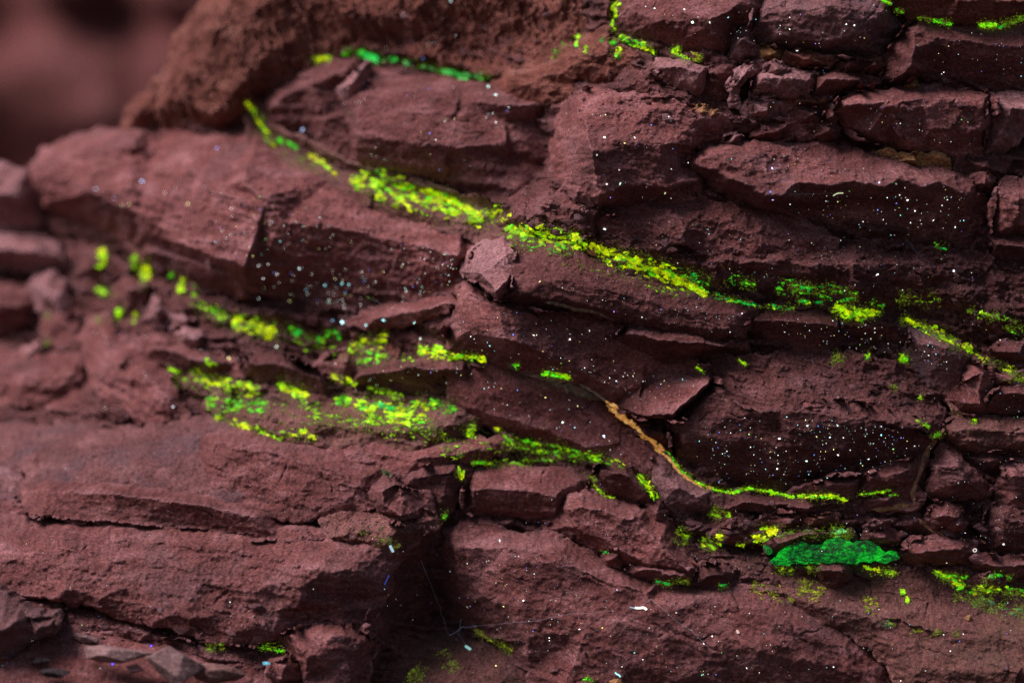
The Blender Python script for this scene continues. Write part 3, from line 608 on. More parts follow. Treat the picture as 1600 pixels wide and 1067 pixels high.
R('top_a','rock_block','block at the top right of centre outlined by beads of green','red',
 '952,44,-14 958,10,-6 964,-30,0 1196,-30,0 1204,10,0 1180,30,-2 1150,36,-4 1136,72,-10 1104,88,-16 1060,78,-18 1010,64,-18 980,58,-18',
 ['980,10,24 1060,10,32 1150,10,28','1000,44,14 1080,50,18 1120,60,12','1030,30,34 1110,30,32'],step=1.5,rough=1.2,chip=1.1,ang=14)
R('tooth','rock_flake','thin triangular fin standing between the two top blocks','violet',
 '1140,92,-8 1148,60,0 1162,34,4 1172,50,2 1184,76,0 1188,92,-6 1160,94,-8',['1160,60,26 1168,84,12'],step=1.5,lift=4,rough=.7,rim=4)
R('top_b','rock_block','mottled violet brown block at top right over the ochre chip','violet',
 '1172,50,-12 1180,16,-4 1196,-30,0 1392,-30,0 1402,16,0 1412,40,-2 1396,70,-10 1374,88,-18 1300,86,-20 1250,82,-20 1216,74,-18 1190,70,-16',
 ['1200,20,28 1290,10,36 1380,20,30','1220,56,22 1290,66,28 1350,50,26','1290,84,0 1350,78,0'],step=1.7,rough=1.3,chip=1.2,ang=14,lift=4)
R('top_c','rock_slab','overhanging top corner slab with green glowing lower edge','brown',
 '1372,-30,-6 1660,-30,0 1660,24,-4 1596,28,-8 1572,42,-12 1530,44,-12 1470,38,-14 1426,28,-14 1392,10,-12',['1400,-10,20 1500,0,30 1640,0,30','1480,24,14 1560,26,14'],step=1.7,rough=1.2,chip=.9,lift=22)
R('face_d','rock_slab','wide dark faced slab under the green edged corner','dark',
 '1376,122,-14 1386,88,-4 1400,62,0 1416,44,0 1440,32,0 1490,36,-2 1570,44,-2 1660,34,-2 1660,140,-22 1560,144,-26 1500,138,-26 1430,132,-24 1398,130,-20',
 ['1390,108,12 1412,60,18 1424,48,20','1398,124,20 1420,104,34 1430,76,36 1430,48,30','1470,60,24 1560,70,20 1650,70,20','1460,110,-4 1560,116,-8 1650,115,-6'],step=1.7,rough=.8,chip=.8,ang=6,lift=8,thick=100)
R('lobed','rock_block','three lobed pinkish block under the yellow green tuft','pink',
 '1018,104,-10 1028,92,-4 1060,94,0 1080,96,0 1104,106,0 1104,136,-4 1092,152,-12 1066,146,-14 1040,132,-14',['1036,106,24 1060,104,30 1092,112,30','1062,130,10 1088,138,16'],step=1.7,chip=1.4,rough=1.1)
R('dark_niche','rock_block','dark recessed face between the lobed block and the curled strip','dark',
 '1098,148,-14 1104,108,-4 1144,102,0 1162,112,0 1148,152,-12 1120,158,-14',['1120,118,8'],step=1.7)
R('curl','rock_flake','curled thin strip standing upright left of the light cobble','pink',
 '1142,164,-6 1140,136,0 1152,112,2 1180,98,4 1196,94,2 1188,110,0 1162,122,0 1152,140,0 1160,166,-4',['1150,134,14 1166,112,14'],step=1.5,lift=14,rough=.5,rim=4)
R('cobble_l','rock_block','light angular cobble under the ochre chip','pink',
 '1174,150,-10 1180,118,-2 1210,98,2 1240,108,2 1272,114,0 1276,130,-4 1262,152,-10 1240,158,-12 1210,150,-10',['1196,120,24 1232,122,34 1262,124,24','1210,142,16 1246,148,10'],step=1.5,lift=12,chip=1.3)
R('cap_chip','rock_fragment','slate grey chip capping the light angular cobble','violet',
 '1198,112,-4 1204,100,0 1218,98,2 1232,108,0 1228,118,-4 1208,120,-6',['1214,108,14'],step=1.5,lift=40,rough=.6)
R('loaf_s','rock_block','smooth low loaf with a dark crack right of the light cobble','red',
 '1270,150,-12 1276,116,-2 1310,110,0 1352,116,0 1376,128,-2 1362,136,-8 1330,140,-10 1300,148,-12',['1290,124,24 1340,124,22'],step=1.5,lift=8,rough=.8)
R('beam_r','rock_slab','long brown beam at right crossed by a pale triangular facet','red',
 '1302,180,-12 1306,160,-4 1332,148,0 1402,140,0 1482,138,0 1546,146,0 1546,200,-6 1536,246,-14 1482,250,-18 1440,240,-20 1400,234,-20 1350,218,-18 1322,198,-16',
 ['1320,164,22 1385,158,26 1440,154,24 1540,156,22','1384,162,30 1424,222,16','1386,164,30 1360,206,14','1440,180,16 1440,226,8','1460,200,20 1530,200,20'],step=1.7,rough=.8,chip=.8,ang=4,lift=14)
R('beam_s','rock_block','block with a bright narrow left face at the right edge beside the long beam','pink',
 '1536,244,-12 1540,200,-4 1546,146,0 1600,148,4 1660,150,0 1660,196,-6 1600,208,-8 1560,240,-12',['1550,170,10 1552,230,4','1580,170,26 1650,170,24'],step=1.7,lift=6,rough=1.0)
R('right_wall','rock_slab','flat pinkish slab at the right edge right of the narrow vertical cleft','red',
 '1548,372,-12 1552,300,-4 1570,282,0 1610,276,2 1670,270,0 1670,372,-8 1600,372,-12',['1560,300,18 1640,300,24','1570,355,16 1640,350,16'],step=1.5,rough=.9,chip=.8,lift=6)
R('right_low','rock_block','dark squared block below the flat slab at the right edge','dark',
 '1542,404,-12 1548,368,0 1590,370,2 1670,376,0 1670,414,-8 1590,410,-12',['1560,382,20 1640,390,20'],step=1.5,lift=10)
R('cup','rock_fragment','small broken cup shaped stone perched beside the right vertical cleft','red',
 '1520,288,-6 1526,274,0 1542,270,2 1554,282,0 1550,296,-4 1532,300,-8',['1532,284,2 1542,288,22'],step=1.5,lift=26,rough=.7)
for k, lab, m, o, l in (
 ('ua','flat ledge chip left of the long brown beam','pink','1160,172,-8 1170,158,0 1200,160,2 1240,160,2 1242,176,-4 1200,184,-8 1172,182,-8',['1196,170,18']),
 ('ub','dark split block left of the long brown beam','dark','1234,186,-8 1238,170,0 1280,168,2 1300,164,0 1310,182,0 1290,194,-8 1250,196,-8',['1270,178,18']),
 ('uc','reddish knob beside the beam corner','red','1286,190,-8 1290,170,0 1304,166,2 1312,184,0 1306,196,-6',['1300,180,22']),
 ('ud','low red chip over the loaf shaped slab','red','1176,212,-8 1190,196,0 1240,190,2 1276,196,0 1272,212,-6 1220,218,-8',['1220,202,18']),
 ('ue','rounded dark pebble under the beam corner','dark','1272,212,-8 1278,194,0 1300,190,0 1314,200,0 1306,214,-6 1288,218,-8',['1294,202,18']),
 ('uf','pale tip chip left of the low red chip','pink','1132,222,-6 1148,208,0 1160,212,0 1152,224,-4 1140,228,-6',['1148,216,14']),
 ('ug','brown pebble pair lying on top of the big boulder','ochre','1084,182,-4 1088,168,0 1100,166,2 1108,178,0 1102,184,-4',['1096,174,14']),
 ('uh','smaller pebble right of the brown pebble on the big boulder','ochre','1106,186,-4 1110,174,0 1120,174,0 1122,184,-2 1114,188,-4',['1114,180,10']),
 ('ui','thin stony sliver over the loaf slab left of the beam','brown','1210,160,-6 1240,152,0 1286,156,0 1300,150,0 1290,162,-4 1240,168,-6',['1250,160,12']),
 ('uj','ochre stained lump hanging under the mottled block','ochre','1186,92,-6 1188,78,0 1202,72,2 1222,78,0 1224,92,-4 1204,98,-6',['1204,84,18']),
 ('uk','rust coloured band of crumbs right of the ochre lump','brown','1222,96,-6 1230,82,0 1270,84,2 1300,92,0 1296,104,-6 1250,104,-8',['1260,92,16']),
 ('ul','rounded reddish pebble at the foot of the pale facet','brown','1352,108,-6 1356,96,0 1372,90,2 1382,98,0 1376,108,-4 1364,112,-6',['1368,100,16']),
 ('um','small ochre pebble in the dark slot under the wide faced slab','ochre','1414,136,-4 1420,126,0 1430,126,0 1436,134,0 1426,140,-4',['1426,131,10']),
 ('un','dark fragment row under the mottled block','dark','1300,106,-6 1306,92,0 1340,92,2 1356,100,0 1350,112,-6 1320,114,-8',['1328,100,16']),
 ('uo','crusty tan ledge under the long beam at right','ochre','1372,240,-6 1390,236,0 1430,240,2 1480,250,2 1484,264,-4 1440,262,-6 1396,254,-8',['1430,250,12']),
 ('up','rubble knob over the right end of the loaf slab','rough','1494,262,-6 1510,248,0 1550,246,2 1580,250,0 1570,270,-6 1530,276,-8',['1540,258,20']),
):
    R(k,'rock_fragment',lab,m,o,l,step=1.5,rough=.9,chip=1.1,rim=5,thick=50,lift=10,group='fragments between the upper right beds')
# --- crumbling bed across the middle right
R('crumb_band','rock_ledge','long crumbling bed of thin splinters above the flat lime streak','rough',
 '918,392,-6 940,362,6 1000,364,10 1060,374,12 1140,384,14 1230,394,14 1300,384,8 1380,384,0 1470,388,0 1545,400,0 1560,440,-4 1545,488,-12 1470,488,-14 1400,478,-14 1300,476,-16 1220,474,-16 1150,468,-18 1090,440,-18 1040,420,-18 980,404,-18',
 ['960,382,12 1060,392,18 1160,408,22 1260,414,24 1380,412,24 1480,416,22','1100,424,10 1200,444,12 1300,448,14 1400,450,14 1500,456,12'],step=1.7,rough=2.6,chip=2.6,ang=10,rim=8)
R('crumb_right','rock_ledge','crumbling dark mass at the right edge above the sparse green threads','rough',
 '1500,470,-10 1540,414,0 1600,408,4 1670,410,0 1670,540,-10 1600,540,-12 1545,520,-12 1510,510,-12',['1560,440,22 1640,450,24','1560,500,10 1640,510,10'],step=1.5,rough=2.4,chip=2.2,ang=12)
R('crumb_left','rock_ledge','crumbly reddish heap left of the big boulder above the lime crust','rough',
 '776,352,-10 790,318,-2 820,298,0 866,290,2 920,306,2 940,334,0 926,364,-4 880,372,-12 820,366,-14',['800,330,22 850,316,30 905,326,26','840,352,14 900,352,10'],step=1.7,rough=2.4,chip=2.2,ang=16)
R('crumb_top','rock_ledge','rubbly ground on top of the big boulder below the green beads','rough',
 '880,152,-14 900,124,-4 960,108,0 1020,100,0 1040,130,0 1100,156,0 1160,170,0 1180,196,-4 1140,206,-10 1060,184,-12 980,168,-14 920,160,-16',['920,140,4 1000,130,14 1060,152,14 1140,182,10'],step=1.7,rough=2.2,chip=2.0,ang=14,lift=2)
R('crumb_back','rock_ledge','blurred brown ledge with faint green threads behind the big boulder','brown',
 '770,150,-10 780,112,-4 860,104,0 900,60,4 950,40,0 965,70,0 1000,92,0 980,120,-4 920,138,-10 870,162,-14',['830,130,20 900,100,26 950,80,20'],step=2.2,rough=1.8,chip=1.4,ang=14)
# ------------------------------------------------------------------ finding the rock surface behind a point of the photograph
bpy.context.view_layer.update()
DG = bpy.context.evaluated_depsgraph_get()
EYE = Vector(cam.location)
def at(x, y):
    """the first rock surface met from the camera through that point: place (in metres), normal, object"""
    d = Vector(((x-800)*S, D*S, (533.5-y)*S)).normalized()
    ok, p, n, i, o, m = scene.ray_cast(DG, EYE, d, distance=20)
    if not ok: return None
    if n.dot(d) > 0: n = -n
    return p, n, o
RNG = random.Random(5)
def hull(n, rng, k=1.0):
    bm = bmesh.new()
    for i in range(n):
        v = Vector((rng.gauss(0, 1), rng.gauss(0, 1), rng.gauss(0, 1))).normalized()*rng.uniform(.75, 1.1)
        bm.verts.new(v)
    r = bmesh.ops.convex_hull(bm, input=bm.verts)
    bmesh.ops.delete(bm, geom=[g for g in r['geom_interior'] if isinstance(g, bmesh.types.BMVert)], context='VERTS')
    bmesh.ops.triangulate(bm, faces=bm.faces); bm.verts.index_update()
    V = np.array([v.co[:] for v in bm.verts]); T = np.array([[v.index for v in f.verts] for f in bm.faces])
    bm.free(); return V, T
HULLS = [hull(RNG.randint(8, 12), RNG) for i in range(24)]
SEEDS = [hull(6, RNG) for i in range(10)]

# ------------------------------------------------------------------ loose and half loose stones in the crumbling beds
def stone_mesh(rng, name):
    bm = bmesh.new(); bmesh.ops.create_icosphere(bm, subdivisions=2, radius=1)
    pl = [(Vector((rng.gauss(0, 1), rng.gauss(0, 1), rng.gauss(0, 1))).normalized(), rng.uniform(.45, .8)) for i in range(11)]
    for v in bm.verts:
        for n, h in pl:
            q = v.co.dot(n)
            if q > h: v.co -= n*(q-h)
        v.co *= 1+rng.uniform(-.03, .03)
    me = bpy.data.meshes.new(name); bm.to_mesh(me); bm.free(); return me
SV = []
for i in range(14):
    me = stone_mesh(RNG, 'stone'); me.materials.append(MAT[('red', 'rough', 'dark', 'red', 'pink', 'rough', 'dark')[i % 7]]); SV.append(me)
ZONES = [  # x0,y0,x1,y1, number, smallest, largest, bedding slope
 (930,372,1540,476,74,5,15,10),(785,300,930,366,16,6,14,14),(1395,770,1640,890,52,6,17,12),(1060,786,1400,832,26,5,12,4),(1150,92,1560,272,40,5,13,4),
 (885,112,1160,186,18,5,14,12),(1490,412,1640,530,18,6,14,14),(60,385,330,545,26,7,18,20),(20,945,420,1000,30,5,13,8),(1240,545,1640,660,20,5,12,14),
 (540,798,690,850,7,4,9,6),(260,600,520,690,14,5,12,12),(1060,840,1240,915,22,4,10,10),(560,20,860,110,8,6,14,10)]
for x0, y0, x1, y1, cnt, s0, s1, ang in ZONES:
    for i in range(int(cnt*.8)):
        x = RNG.uniform(x0, x1); y = RNG.uniform(y0, y1); h = at(x, y)
        if h is None: continue
        p, n, ob = h
        s = s0+(s1-s0)*RNG.random()**1.8
        o = bpy.data.objects.new('stone', RNG.choice(SV)); COL.objects.link(o)
        o.scale = (s*S*RNG.uniform(.9, 1.6), s*S*RNG.uniform(.6, .9), s*S*RNG.uniform(.42, .75))
        o.rotation_euler = (RNG.gauss(0, .35), rad(ang)+RNG.gauss(0, .22), RNG.gauss(0, .4))
        o.location = Vector(p)-n*s*S*.15
        o.parent = rock_face

GRIT = []
for x0, y0, x1, y1, cnt, s1 in [(z[0], z[1], z[2], z[3], z[4]*9, 3.2) for z in ZONES]+[(0,665,520,760,200,2.2),(480,796,690,850,160,2.6),(1040,885,1620,960,420,2.4),(930,320,1300,392,200,2.2),
  (790,372,1150,470,160,2.0),(400,985,620,1067,120,2.4),(690,820,1000,880,160,2.2),(300,600,740,700,240,2.4),(1480,640,1640,700,120,2.4),(0,980,440,1067,200,2.4),(560,980,860,1067,160,2.2)]:
    for i in range(cnt):
        GRIT.append((RNG.uniform(x0, x1), RNG.uniform(y0, y1), .7+(s1-.7)*RNG.random()**2.2))
# ------------------------------------------------------------------ glowing minerals
def glow_mat(name, strength, base=.6, tex=True):
    m, t, p = nodes(name)
    at_ = t.nodes.new('ShaderNodeAttribute'); at_.attribute_name = 'tint'
    tc = t.nodes.new('ShaderNodeTexCoord')
    n = N(t, 'ShaderNodeTexNoise', Scale=700, Detail=3, Roughness=.7); t.links.new(tc.outputs['Object'], n.inputs['Vector'])
    mr = t.nodes.new('ShaderNodeMapRange'); t.links.new(n.outputs['Fac'], mr.inputs[0])
    mr.inputs[1].default_value = .34; mr.inputs[2].default_value = .62; mr.inputs[3].default_value = strength*.22 if tex else strength; mr.inputs[4].default_value = strength
    t.links.new(mr.outputs[0], p.inputs['Emission Strength'])
    t.links.new(at_.outputs['Color'], p.inputs['Emission Color'])
    t.links.new(mixc(t, 'MULTIPLY', 1.0, at_.outputs['Color'], (base, base, base)), p.inputs['Base Color'])
    p.inputs['Roughness'].default_value = .8
    return m
GLOW = glow_mat('fluorescent_crust', 1.12)
SPARK = glow_mat('fluorescent_speck', 2.4, tex=False)
LIME, YEL, GRN, EME, PALE, OLI, DIM = (.40,.84,.004), (.70,.86,.004), (.12,.72,.01), (.004,.50,.055), (.16,.62,.16), (.15,.16,.012), (.16,.30,.01)
def grains(name, items, mat, parent=None, templates=HULLS):
    """items: place, normal, along, (length, width, thickness) in pixels, colour"""
    VV = []; TT = []; CC = []; k = 0
    for p, n, al, (a, b, c), col in items:
        V, T = templates[RNG.randrange(len(templates))]
        z = Vector(n).normalized(); x = (al-z*al.dot(z))
        x = x.normalized() if x.length > 1e-4 else z.orthogonal().normalized()
        y = z.cross(x)
        M = np.array([x[:], y[:], z[:]])
        VV.append((V*np.array([a, b, c])*S)@M+np.array(p[:])); TT.append(T+k); k += len(V)
        CC.append(np.repeat(np.array([[*col, 1.0]]), len(V), 0))
    VV = np.concatenate(VV); loc = Vector((float(VV[:, 0].mean()), float(VV[:, 1].mean()), float(VV[:, 2].min()))) if parent is None else Vector(parent.location)
    me = mesh_np(name, VV-np.array(loc[:]), None, np.concatenate(TT), mat, smooth=False)
    ca = me.color_attributes.new('tint', 'FLOAT_COLOR', 'POINT'); ca.data.foreach_set('color', np.concatenate(CC).astype(np.float32).ravel())
    return link(name, me, parent, loc if parent is None else None)
def path_pts(s):
    return [tuple(float(v) for v in q.split(',')) for q in s.split()]
def grit(name, mat, sel):
    it = []
    for x, y, k in sel:
        h = at(x, y)
        if h is None or h[1].z < -.25: continue
        it.append((h[0]+h[1]*S*k*.3, h[1], Vector((RNG.gauss(0, 1), RNG.gauss(0, 1), RNG.gauss(0, 1))), (k*RNG.uniform(1, 1.7), k*RNG.uniform(.7, 1), k*RNG.uniform(.5, .8)), (.2, .1, .08)))
    return tag(grains(name, it, mat, rock_face), kind='stuff')
grit('rock_grit', MAT['red'], GRIT[::3]); grit('rock_grit', MAT['rough'], GRIT[1::3]); grit('rock_grit', MAT['pink'], GRIT[2::3])
FINE, MORE = .54, 3.3
def crust(label, specs, name='mineral_crust'):
    """specs: (path 'x,y,half width ...', number, colours, grain size, clumping)"""
    items = []
    for path, cnt, cols, size, clump in specs:
        P = path_pts(path)
        if len(P) == 1: P = [(P[0][0]-P[0][2]*.4, P[0][1], P[0][2]), (P[0][0]+P[0][2]*.4, P[0][1]+1, P[0][2])]
        seg = [math.hypot(P[i+1][0]-P[i][0], P[i+1][1]-P[i][1]) for i in range(len(P)-1)]; tot = sum(seg); cs = [0]
        for q in seg: cs.append(cs[-1]+q)
        if name == 'mineral_crust' : cnt = int(cnt*MORE); size = size*FINE
        sd = RNG.randint(0, 999); n = cnt*7
        q = np.array([RNG.random()*tot for _ in range(n)]); off = np.array([max(-1.3, min(1.3, RNG.gauss(0, .55))) for _ in range(n)])
        I = np.clip(np.searchsorted(cs, q, side='right')-1, 0, len(seg)-1); PA = np.array(P); A = PA[I]; B = PA[I+1]
        L = np.array(seg)[I]; t = (q-np.array(cs)[I])/np.maximum(L, 1e-6)
        dx = (B[:, 0]-A[:, 0])/L; dy = (B[:, 1]-A[:, 1])/L; off = off*(A[:, 2]+(B[:, 2]-A[:, 2])*t)
        X = A[:, 0]+(B[:, 0]-A[:, 0])*t-dy*off; Y = A[:, 1]+(B[:, 1]-A[:, 1])*t+dx*off
        u = X*dx+Y*dy; v = -X*dy+Y*dx
        f = perlin(u/17., v/6.5, sd)+.6*perlin(u/6., v/3., sd+1)+.35*perlin(u/2.6, v/1.8, sd+2)
        hue = np.clip(.5+.75*perlin(u/22., v/7., sd+5)+.35*perlin(u/6., v/4., sd+6), 0, .999)
        got = 0
        for i in np.nonzero(f > clump*1.5+.08)[0]:
            if got >= cnt: break
            h = at(X[i], Y[i])
            if h is None: continue
            p, nrm, ob = h
            al = Vector((dx[i]+RNG.gauss(0, .3), RNG.gauss(0, .3), -dy[i]+RNG.gauss(0, .3)))
            nn = (nrm+Vector((RNG.gauss(0, .4), RNG.gauss(0, .4), RNG.gauss(0, .4)))).normalized()
            k = size*(.3+RNG.random()**4*2.3)
            c = cols[min(len(cols)-1, int((hue[i]*.75+RNG.random()*.25)*len(cols)))]
            b = RNG.uniform(.6, 1.1)*(.3+.85*min(1, max(0, (f[i]-clump*1.5-.05)*2.0)))
            items.append((p+nrm*S*k*.2, nn, al, (k*RNG.uniform(1.0, 2.1), k*RNG.uniform(.5, .9), k*RNG.uniform(.4, .7)), tuple(min(1, w_*b) for w_ in c)))
            got += 1
        if name == 'mineral_crust':                    # dim thinning fringe of dust and tiny grains
            m = int(cnt*1.3); k2 = 0; f2 = perlin(u/26., v/12., sd+9)+.5*perlin(u/7., v/5., sd+10)
            for i in np.nonzero(f2 > clump-.15)[0][::-1]:
                if k2 >= m: break
                g1, g2 = RNG.gauss(0, 1)*size*2.2, RNG.gauss(0, 1)*size*1.7
                h = at(X[i]+g1+(X[i]-A[i, 0])*.0-dy[i]*off[i]*.5, Y[i]+g2+dx[i]*off[i]*.5)
                if h is None: continue
                p, nrm, ob = h; k = RNG.uniform(.5, 1.25)
                c = RNG.choice((OLI, DIM, OLI, (.09, .10, .012), (.13, .22, .01))); b = RNG.uniform(.35, 1)
                items.append((p+nrm*S*k*.2, nrm, Vector((1, RNG.gauss(0, .5), RNG.gauss(0, .5))), (k*1.3, k, k*.7), tuple(w_*b for w_ in c))); k2 += 1
    if not items: return None
    return tag(grains(name, items, GLOW), label, 'mineral crust', None, 'stuff')
L4 = [LIME, LIME, YEL, GRN]
crust('brightest in focus yellow green crust along the seam over the upper beam', [
 ('788,360,6 815,362,10 850,368,12 882,378,13 902,376,10 916,386,5', 330, L4, 4.2, .10),
 ('925,384,6 950,400,11 990,412,11 1022,420,12 1052,436,13 1088,452,7 1100,462,3', 560, [LIME,YEL,YEL,LIME,GRN], 4.4, .05),
 ('800,375,10 850,385,10 900,392,8', 60, [DIM,GRN,OLI], 2.6, .1),('1060,425,8 1110,440,6', 40, [EME,GRN], 2.2, .1)])
crust('blurred broad lime crust on the sloping ledge below the domed boulder', [
 ('552,286,8 582,282,17 622,300,19 662,312,18 702,325,13 748,338,7', 470, L4, 4.8, .08),('655,292,4 700,310,5 745,332,4', 70, [YEL,LIME], 4.4, -.1),
 ('730,340,5 755,352,5', 16, [LIME,YEL], 3.4, .1),('752,345,10 790,322,8', 46, [LIME,YEL], 3.6, .12),('770,345,8 800,338,6', 14, [YEL], 3, .1)])
crust('sparse green thread continuing right from the brightest crust', [
 ('1090,452,5 1130,466,4 1175,476,3 1240,482,3', 110, [GRN,EME,LIME], 2.4, .05)])
crust('dim emerald grains in the crumbling bed above the flat lime streak', [
 ('1215,448,9 1262,452,10 1300,458,10 1340,462,7', 200, [EME,GRN,(.02,.3,.02)], 2.0, .12),('1130,435,8 1180,445,6', 40, [EME,GRN], 1.9, .1)])
crust('flat lime streak lying on the dark specked band', [
 ('1302,482,7 1330,487,7 1358,490,5 1374,489,2', 190, [LIME,YEL,LIME,GRN], 3.8, -.12),('1248,470,3 1286,474,3', 36, [GRN,EME,LIME], 2.8, 0),('1320,498,5 1350,502,4', 24, [DIM,OLI,GRN], 2.4, .1),('1362,472,4 1380,478,3', 14, [GRN,EME], 2.4, 0)])
crust('yellow green seam slanting down to the right end of the specked band', [
 ('1408,498,4 1450,514,6 1490,534,7 1520,550,5', 230, [LIME,YEL,DIM,LIME], 3.0, .0)])
crust('scattered yellow green grains running off the right edge', [
 ('1525,556,4 1560,570,5 1602,590,5', 70, [LIME,YEL,DIM], 2.4, .05),('1570,585,8 1602,600,6', 30, [DIM,OLI], 2.2, .1)])
crust('thin yellow green grains in the crumbling mass at the right edge', [
 ('1512,488,5 1560,498,7 1602,520,7', 100, [LIME,DIM,GRN], 2.2, .1),('1400,465,8 1470,470,8', 50, [DIM,OLI,LIME], 1.9, .15),('1460,385,5 1480,388,4', 12, [GRN,EME], 2, 0)])
crust('small lime dash under the foot of the rusty crag', [('488,94,4 516,92,4', 34, [LIME,YEL], 3.8, -.1)])
crust('bright emerald dash above the pale upright flake', [('536,81,5 564,82,5', 20, [EME,GRN,PALE], 3.2, 0),('562,82,4 590,95,5', 56, [(.02,.75,.10),(.05,.8,.12)], 4.0, -.4),('598,94,4 620,94,4', 14, [(.02,.7,.08)], 3.2, -.1)])
crust('pale emerald streak along the top of the domed boulder', [('630,97,4 690,110,5', 40, [DIM,PALE], 2.8, .05),('690,111,4 722,119,5 766,120,4', 80, [(.05,.6,.08),PALE,GRN], 3.4, -.15)])
crust('soft lime trail down the left side of the dark lump', [('386,158,3 400,178,3', 14, [LIME,YEL], 3.2, -.2),('402,180,4 415,208,6 428,228,6', 60, [LIME,DIM,YEL], 3.4, 0)])
crust('short green dash beside the soft lime trail', [('432,217,4 465,232,4', 40, [GRN,(.05,.7,.02)], 3.6, -.15)])
crust('soft yellow dash on the sloping ledge left of the broad lime crust', [('484,240,4 504,255,4 526,274,4', 50, [YEL,(.7,.7,.004),LIME], 3.4, -.1),('440,235,10 500,270,8', 30, [DIM,OLI], 2.6, .1)])
crust('round blurred lime tuft left of the dark hollow in the jumble', [('160,402,11', 40, [LIME,YEL], 4.4, -.4)])
crust('pair of blurred lime tufts at the dark hollow in the jumble', [('210,407,8', 26, [LIME,DIM], 4.4, -.4),('228,424,15', 60, [LIME,YEL,DIM], 4.6, -.4),('268,430,5', 10, [EME,GRN], 3.4, -.4)])
crust('small blurred lime tuft right of the paired tufts', [('284,448,11', 30, [LIME,YEL], 4.0, -.2),('305,455,8', 10, [DIM,LIME], 3.0, 0)])
crust('faint lime spots on the left jumble below the paired tufts', [('150,452,5 178,460,6', 28, [LIME,DIM], 3.6, 0),('186,488,9', 26, [LIME], 3.8, -.1),('212,497,6', 14, [LIME,YEL], 3.6, -.1),('150,500,6 175,505,5', 12, [DIM,OLI], 3, 0),('75,490,6', 6, [DIM], 3, 0),('75,535,8', 8, [DIM,OLI], 3, 0)])
crust('lime and yellow tufts stepping down under the long pale block', [('322,484,7 352,496,9', 60, [LIME,DIM,GRN], 4.0, -.05),('365,502,9 392,508,11 428,520,9', 120, [LIME,YEL,YEL], 4.2, -.1),('452,512,3 480,525,3 500,532,4', 40, [EME,GRN], 3.2, -.05),('465,520,5', 14, [(.02,.6,.05)], 3.6, -.4)])
crust('lime tufts between brown crumbs left of the lower beam', [('545,545,8 575,536,9 605,530,10', 60, [LIME,YEL,DIM], 4.0, 0),('556,562,8 590,558,9 604,556,6', 44, [LIME,GRN,DIM], 3.6, .05),('510,525,6 530,522,6', 24, [EME,GRN], 3.4, -.1)])
crust('bright lime crust touching the left end of the lower beam', [('655,550,7 690,552,9 714,560,4', 90, [LIME,YEL,LIME], 4.2, -.1),('716,556,3 760,561,4', 50, [LIME,YEL,GRN], 3.4, -.2)])
crust('bright green streak where the tan seam begins under the lower beam', [('848,583,3 870,585,4 890,590,3', 50, [(.1,.8,.01),LIME], 3.4, -.3),('800,570,3 812,570,3', 8, [GRN], 2.6, -.1)])
crust('row of lime tufts along the lower edge of the tilted plate', [('262,574,3 285,582,5', 14, [LIME,DIM], 3.2, 0),('300,580,6 332,600,9 360,598,6', 80, [LIME,YEL,DIM], 3.8, 0),('345,598,6 385,606,8 404,614,9', 60, [LIME,YEL], 4.0, -.05),('322,560,6 330,572,5', 10, [LIME], 3.4, 0)])
crust('lime tufts on the dark lens shaped slab left of centre', [('436,602,8 460,610,9 478,620,7', 80, [LIME,LIME,YEL], 4.2, -.1),('470,630,8 500,640,6', 34, [LIME,DIM], 3.4, .05)])
crust('spread of lime tufts above the reddish terrace slab', [('325,632,10 370,635,11 415,636,8', 120, [LIME,GRN,DIM], 3.6, .02),('338,652,4 370,660,4', 24, [LIME,YEL], 3.2, 0)])
crust('yellow green fringe on the crest of the reddish terrace slab', [('370,662,4 405,672,4 440,686,4', 80, [LIME,YEL], 3.0, -.05),('440,676,6 470,676,7 495,684,5', 60, [LIME,YEL,DIM], 3.0, .05)])
crust('broad bright lime patch left of the smooth brownish slab', [
 ('528,620,6 545,632,8', 40, [LIME,GRN], 4.0, -.05),('556,632,10 600,642,13 640,648,14 668,638,13', 330, [LIME,LIME,YEL,GRN], 4.0, -.02),('560,655,7 600,662,7 660,662,9 682,672,7', 110, [LIME,DIM], 3.4, .05),('672,632,8 712,640,8', 60, [LIME,GRN,DIM], 3.6, .05),('584,630,3 614,640,3', 30, [(.02,.55,.12),EME], 3.8, -.4),('480,650,8 560,660,8', 60, [DIM,LIME,OLI], 2.8, .1)])
crust('thin lime trail between the dark flat slab and the dull red wedge', [('520,588,4 555,600,5', 34, [LIME,YEL,DIM], 3.4, -.05),('575,605,4 630,622,5', 40, [LIME,DIM], 3.2, .05)])
crust('isolated lime tuft under the smooth brownish slab', [('736,672,10', 40, [LIME,LIME,DIM], 3.8, -.1),('775,672,4 792,680,3', 10, [LIME,YEL], 3.0, -.1)])
crust('green and yellow wisps below the smooth brownish slab', [('786,688,6 830,698,8 880,705,9 922,714,7 960,724,3', 220, [LIME,GRN,DIM,LIME], 3.4, .05),('738,722,3 800,724,6 870,717,4', 90, [LIME,DIM,GRN], 3.0, .05),('690,705,5 720,712,5', 20, [LIME,DIM], 2.8, .1)])
crust('lime spots at the top of the black cleft', [('718,734,3 720,748,4', 24, [LIME,YEL], 3.2, -.1),('695,806,7', 14, [DIM,GRN], 2.6, .05)])
crust('bright green rim along the right side of the small dark lens', [('960,720,4 978,732,3', 16, [DIM,YEL], 2.8, 0),('996,742,3 1012,760,5 1026,778,4', 70, [(.2,.85,.01),LIME,YEL], 3.2, -.2),('914,738,2 932,752,2', 12, [YEL,DIM], 2.4, -.1),('928,758,2 944,774,2 958,778,1.6', 24, [YEL,LIME], 2.4, -.2)])
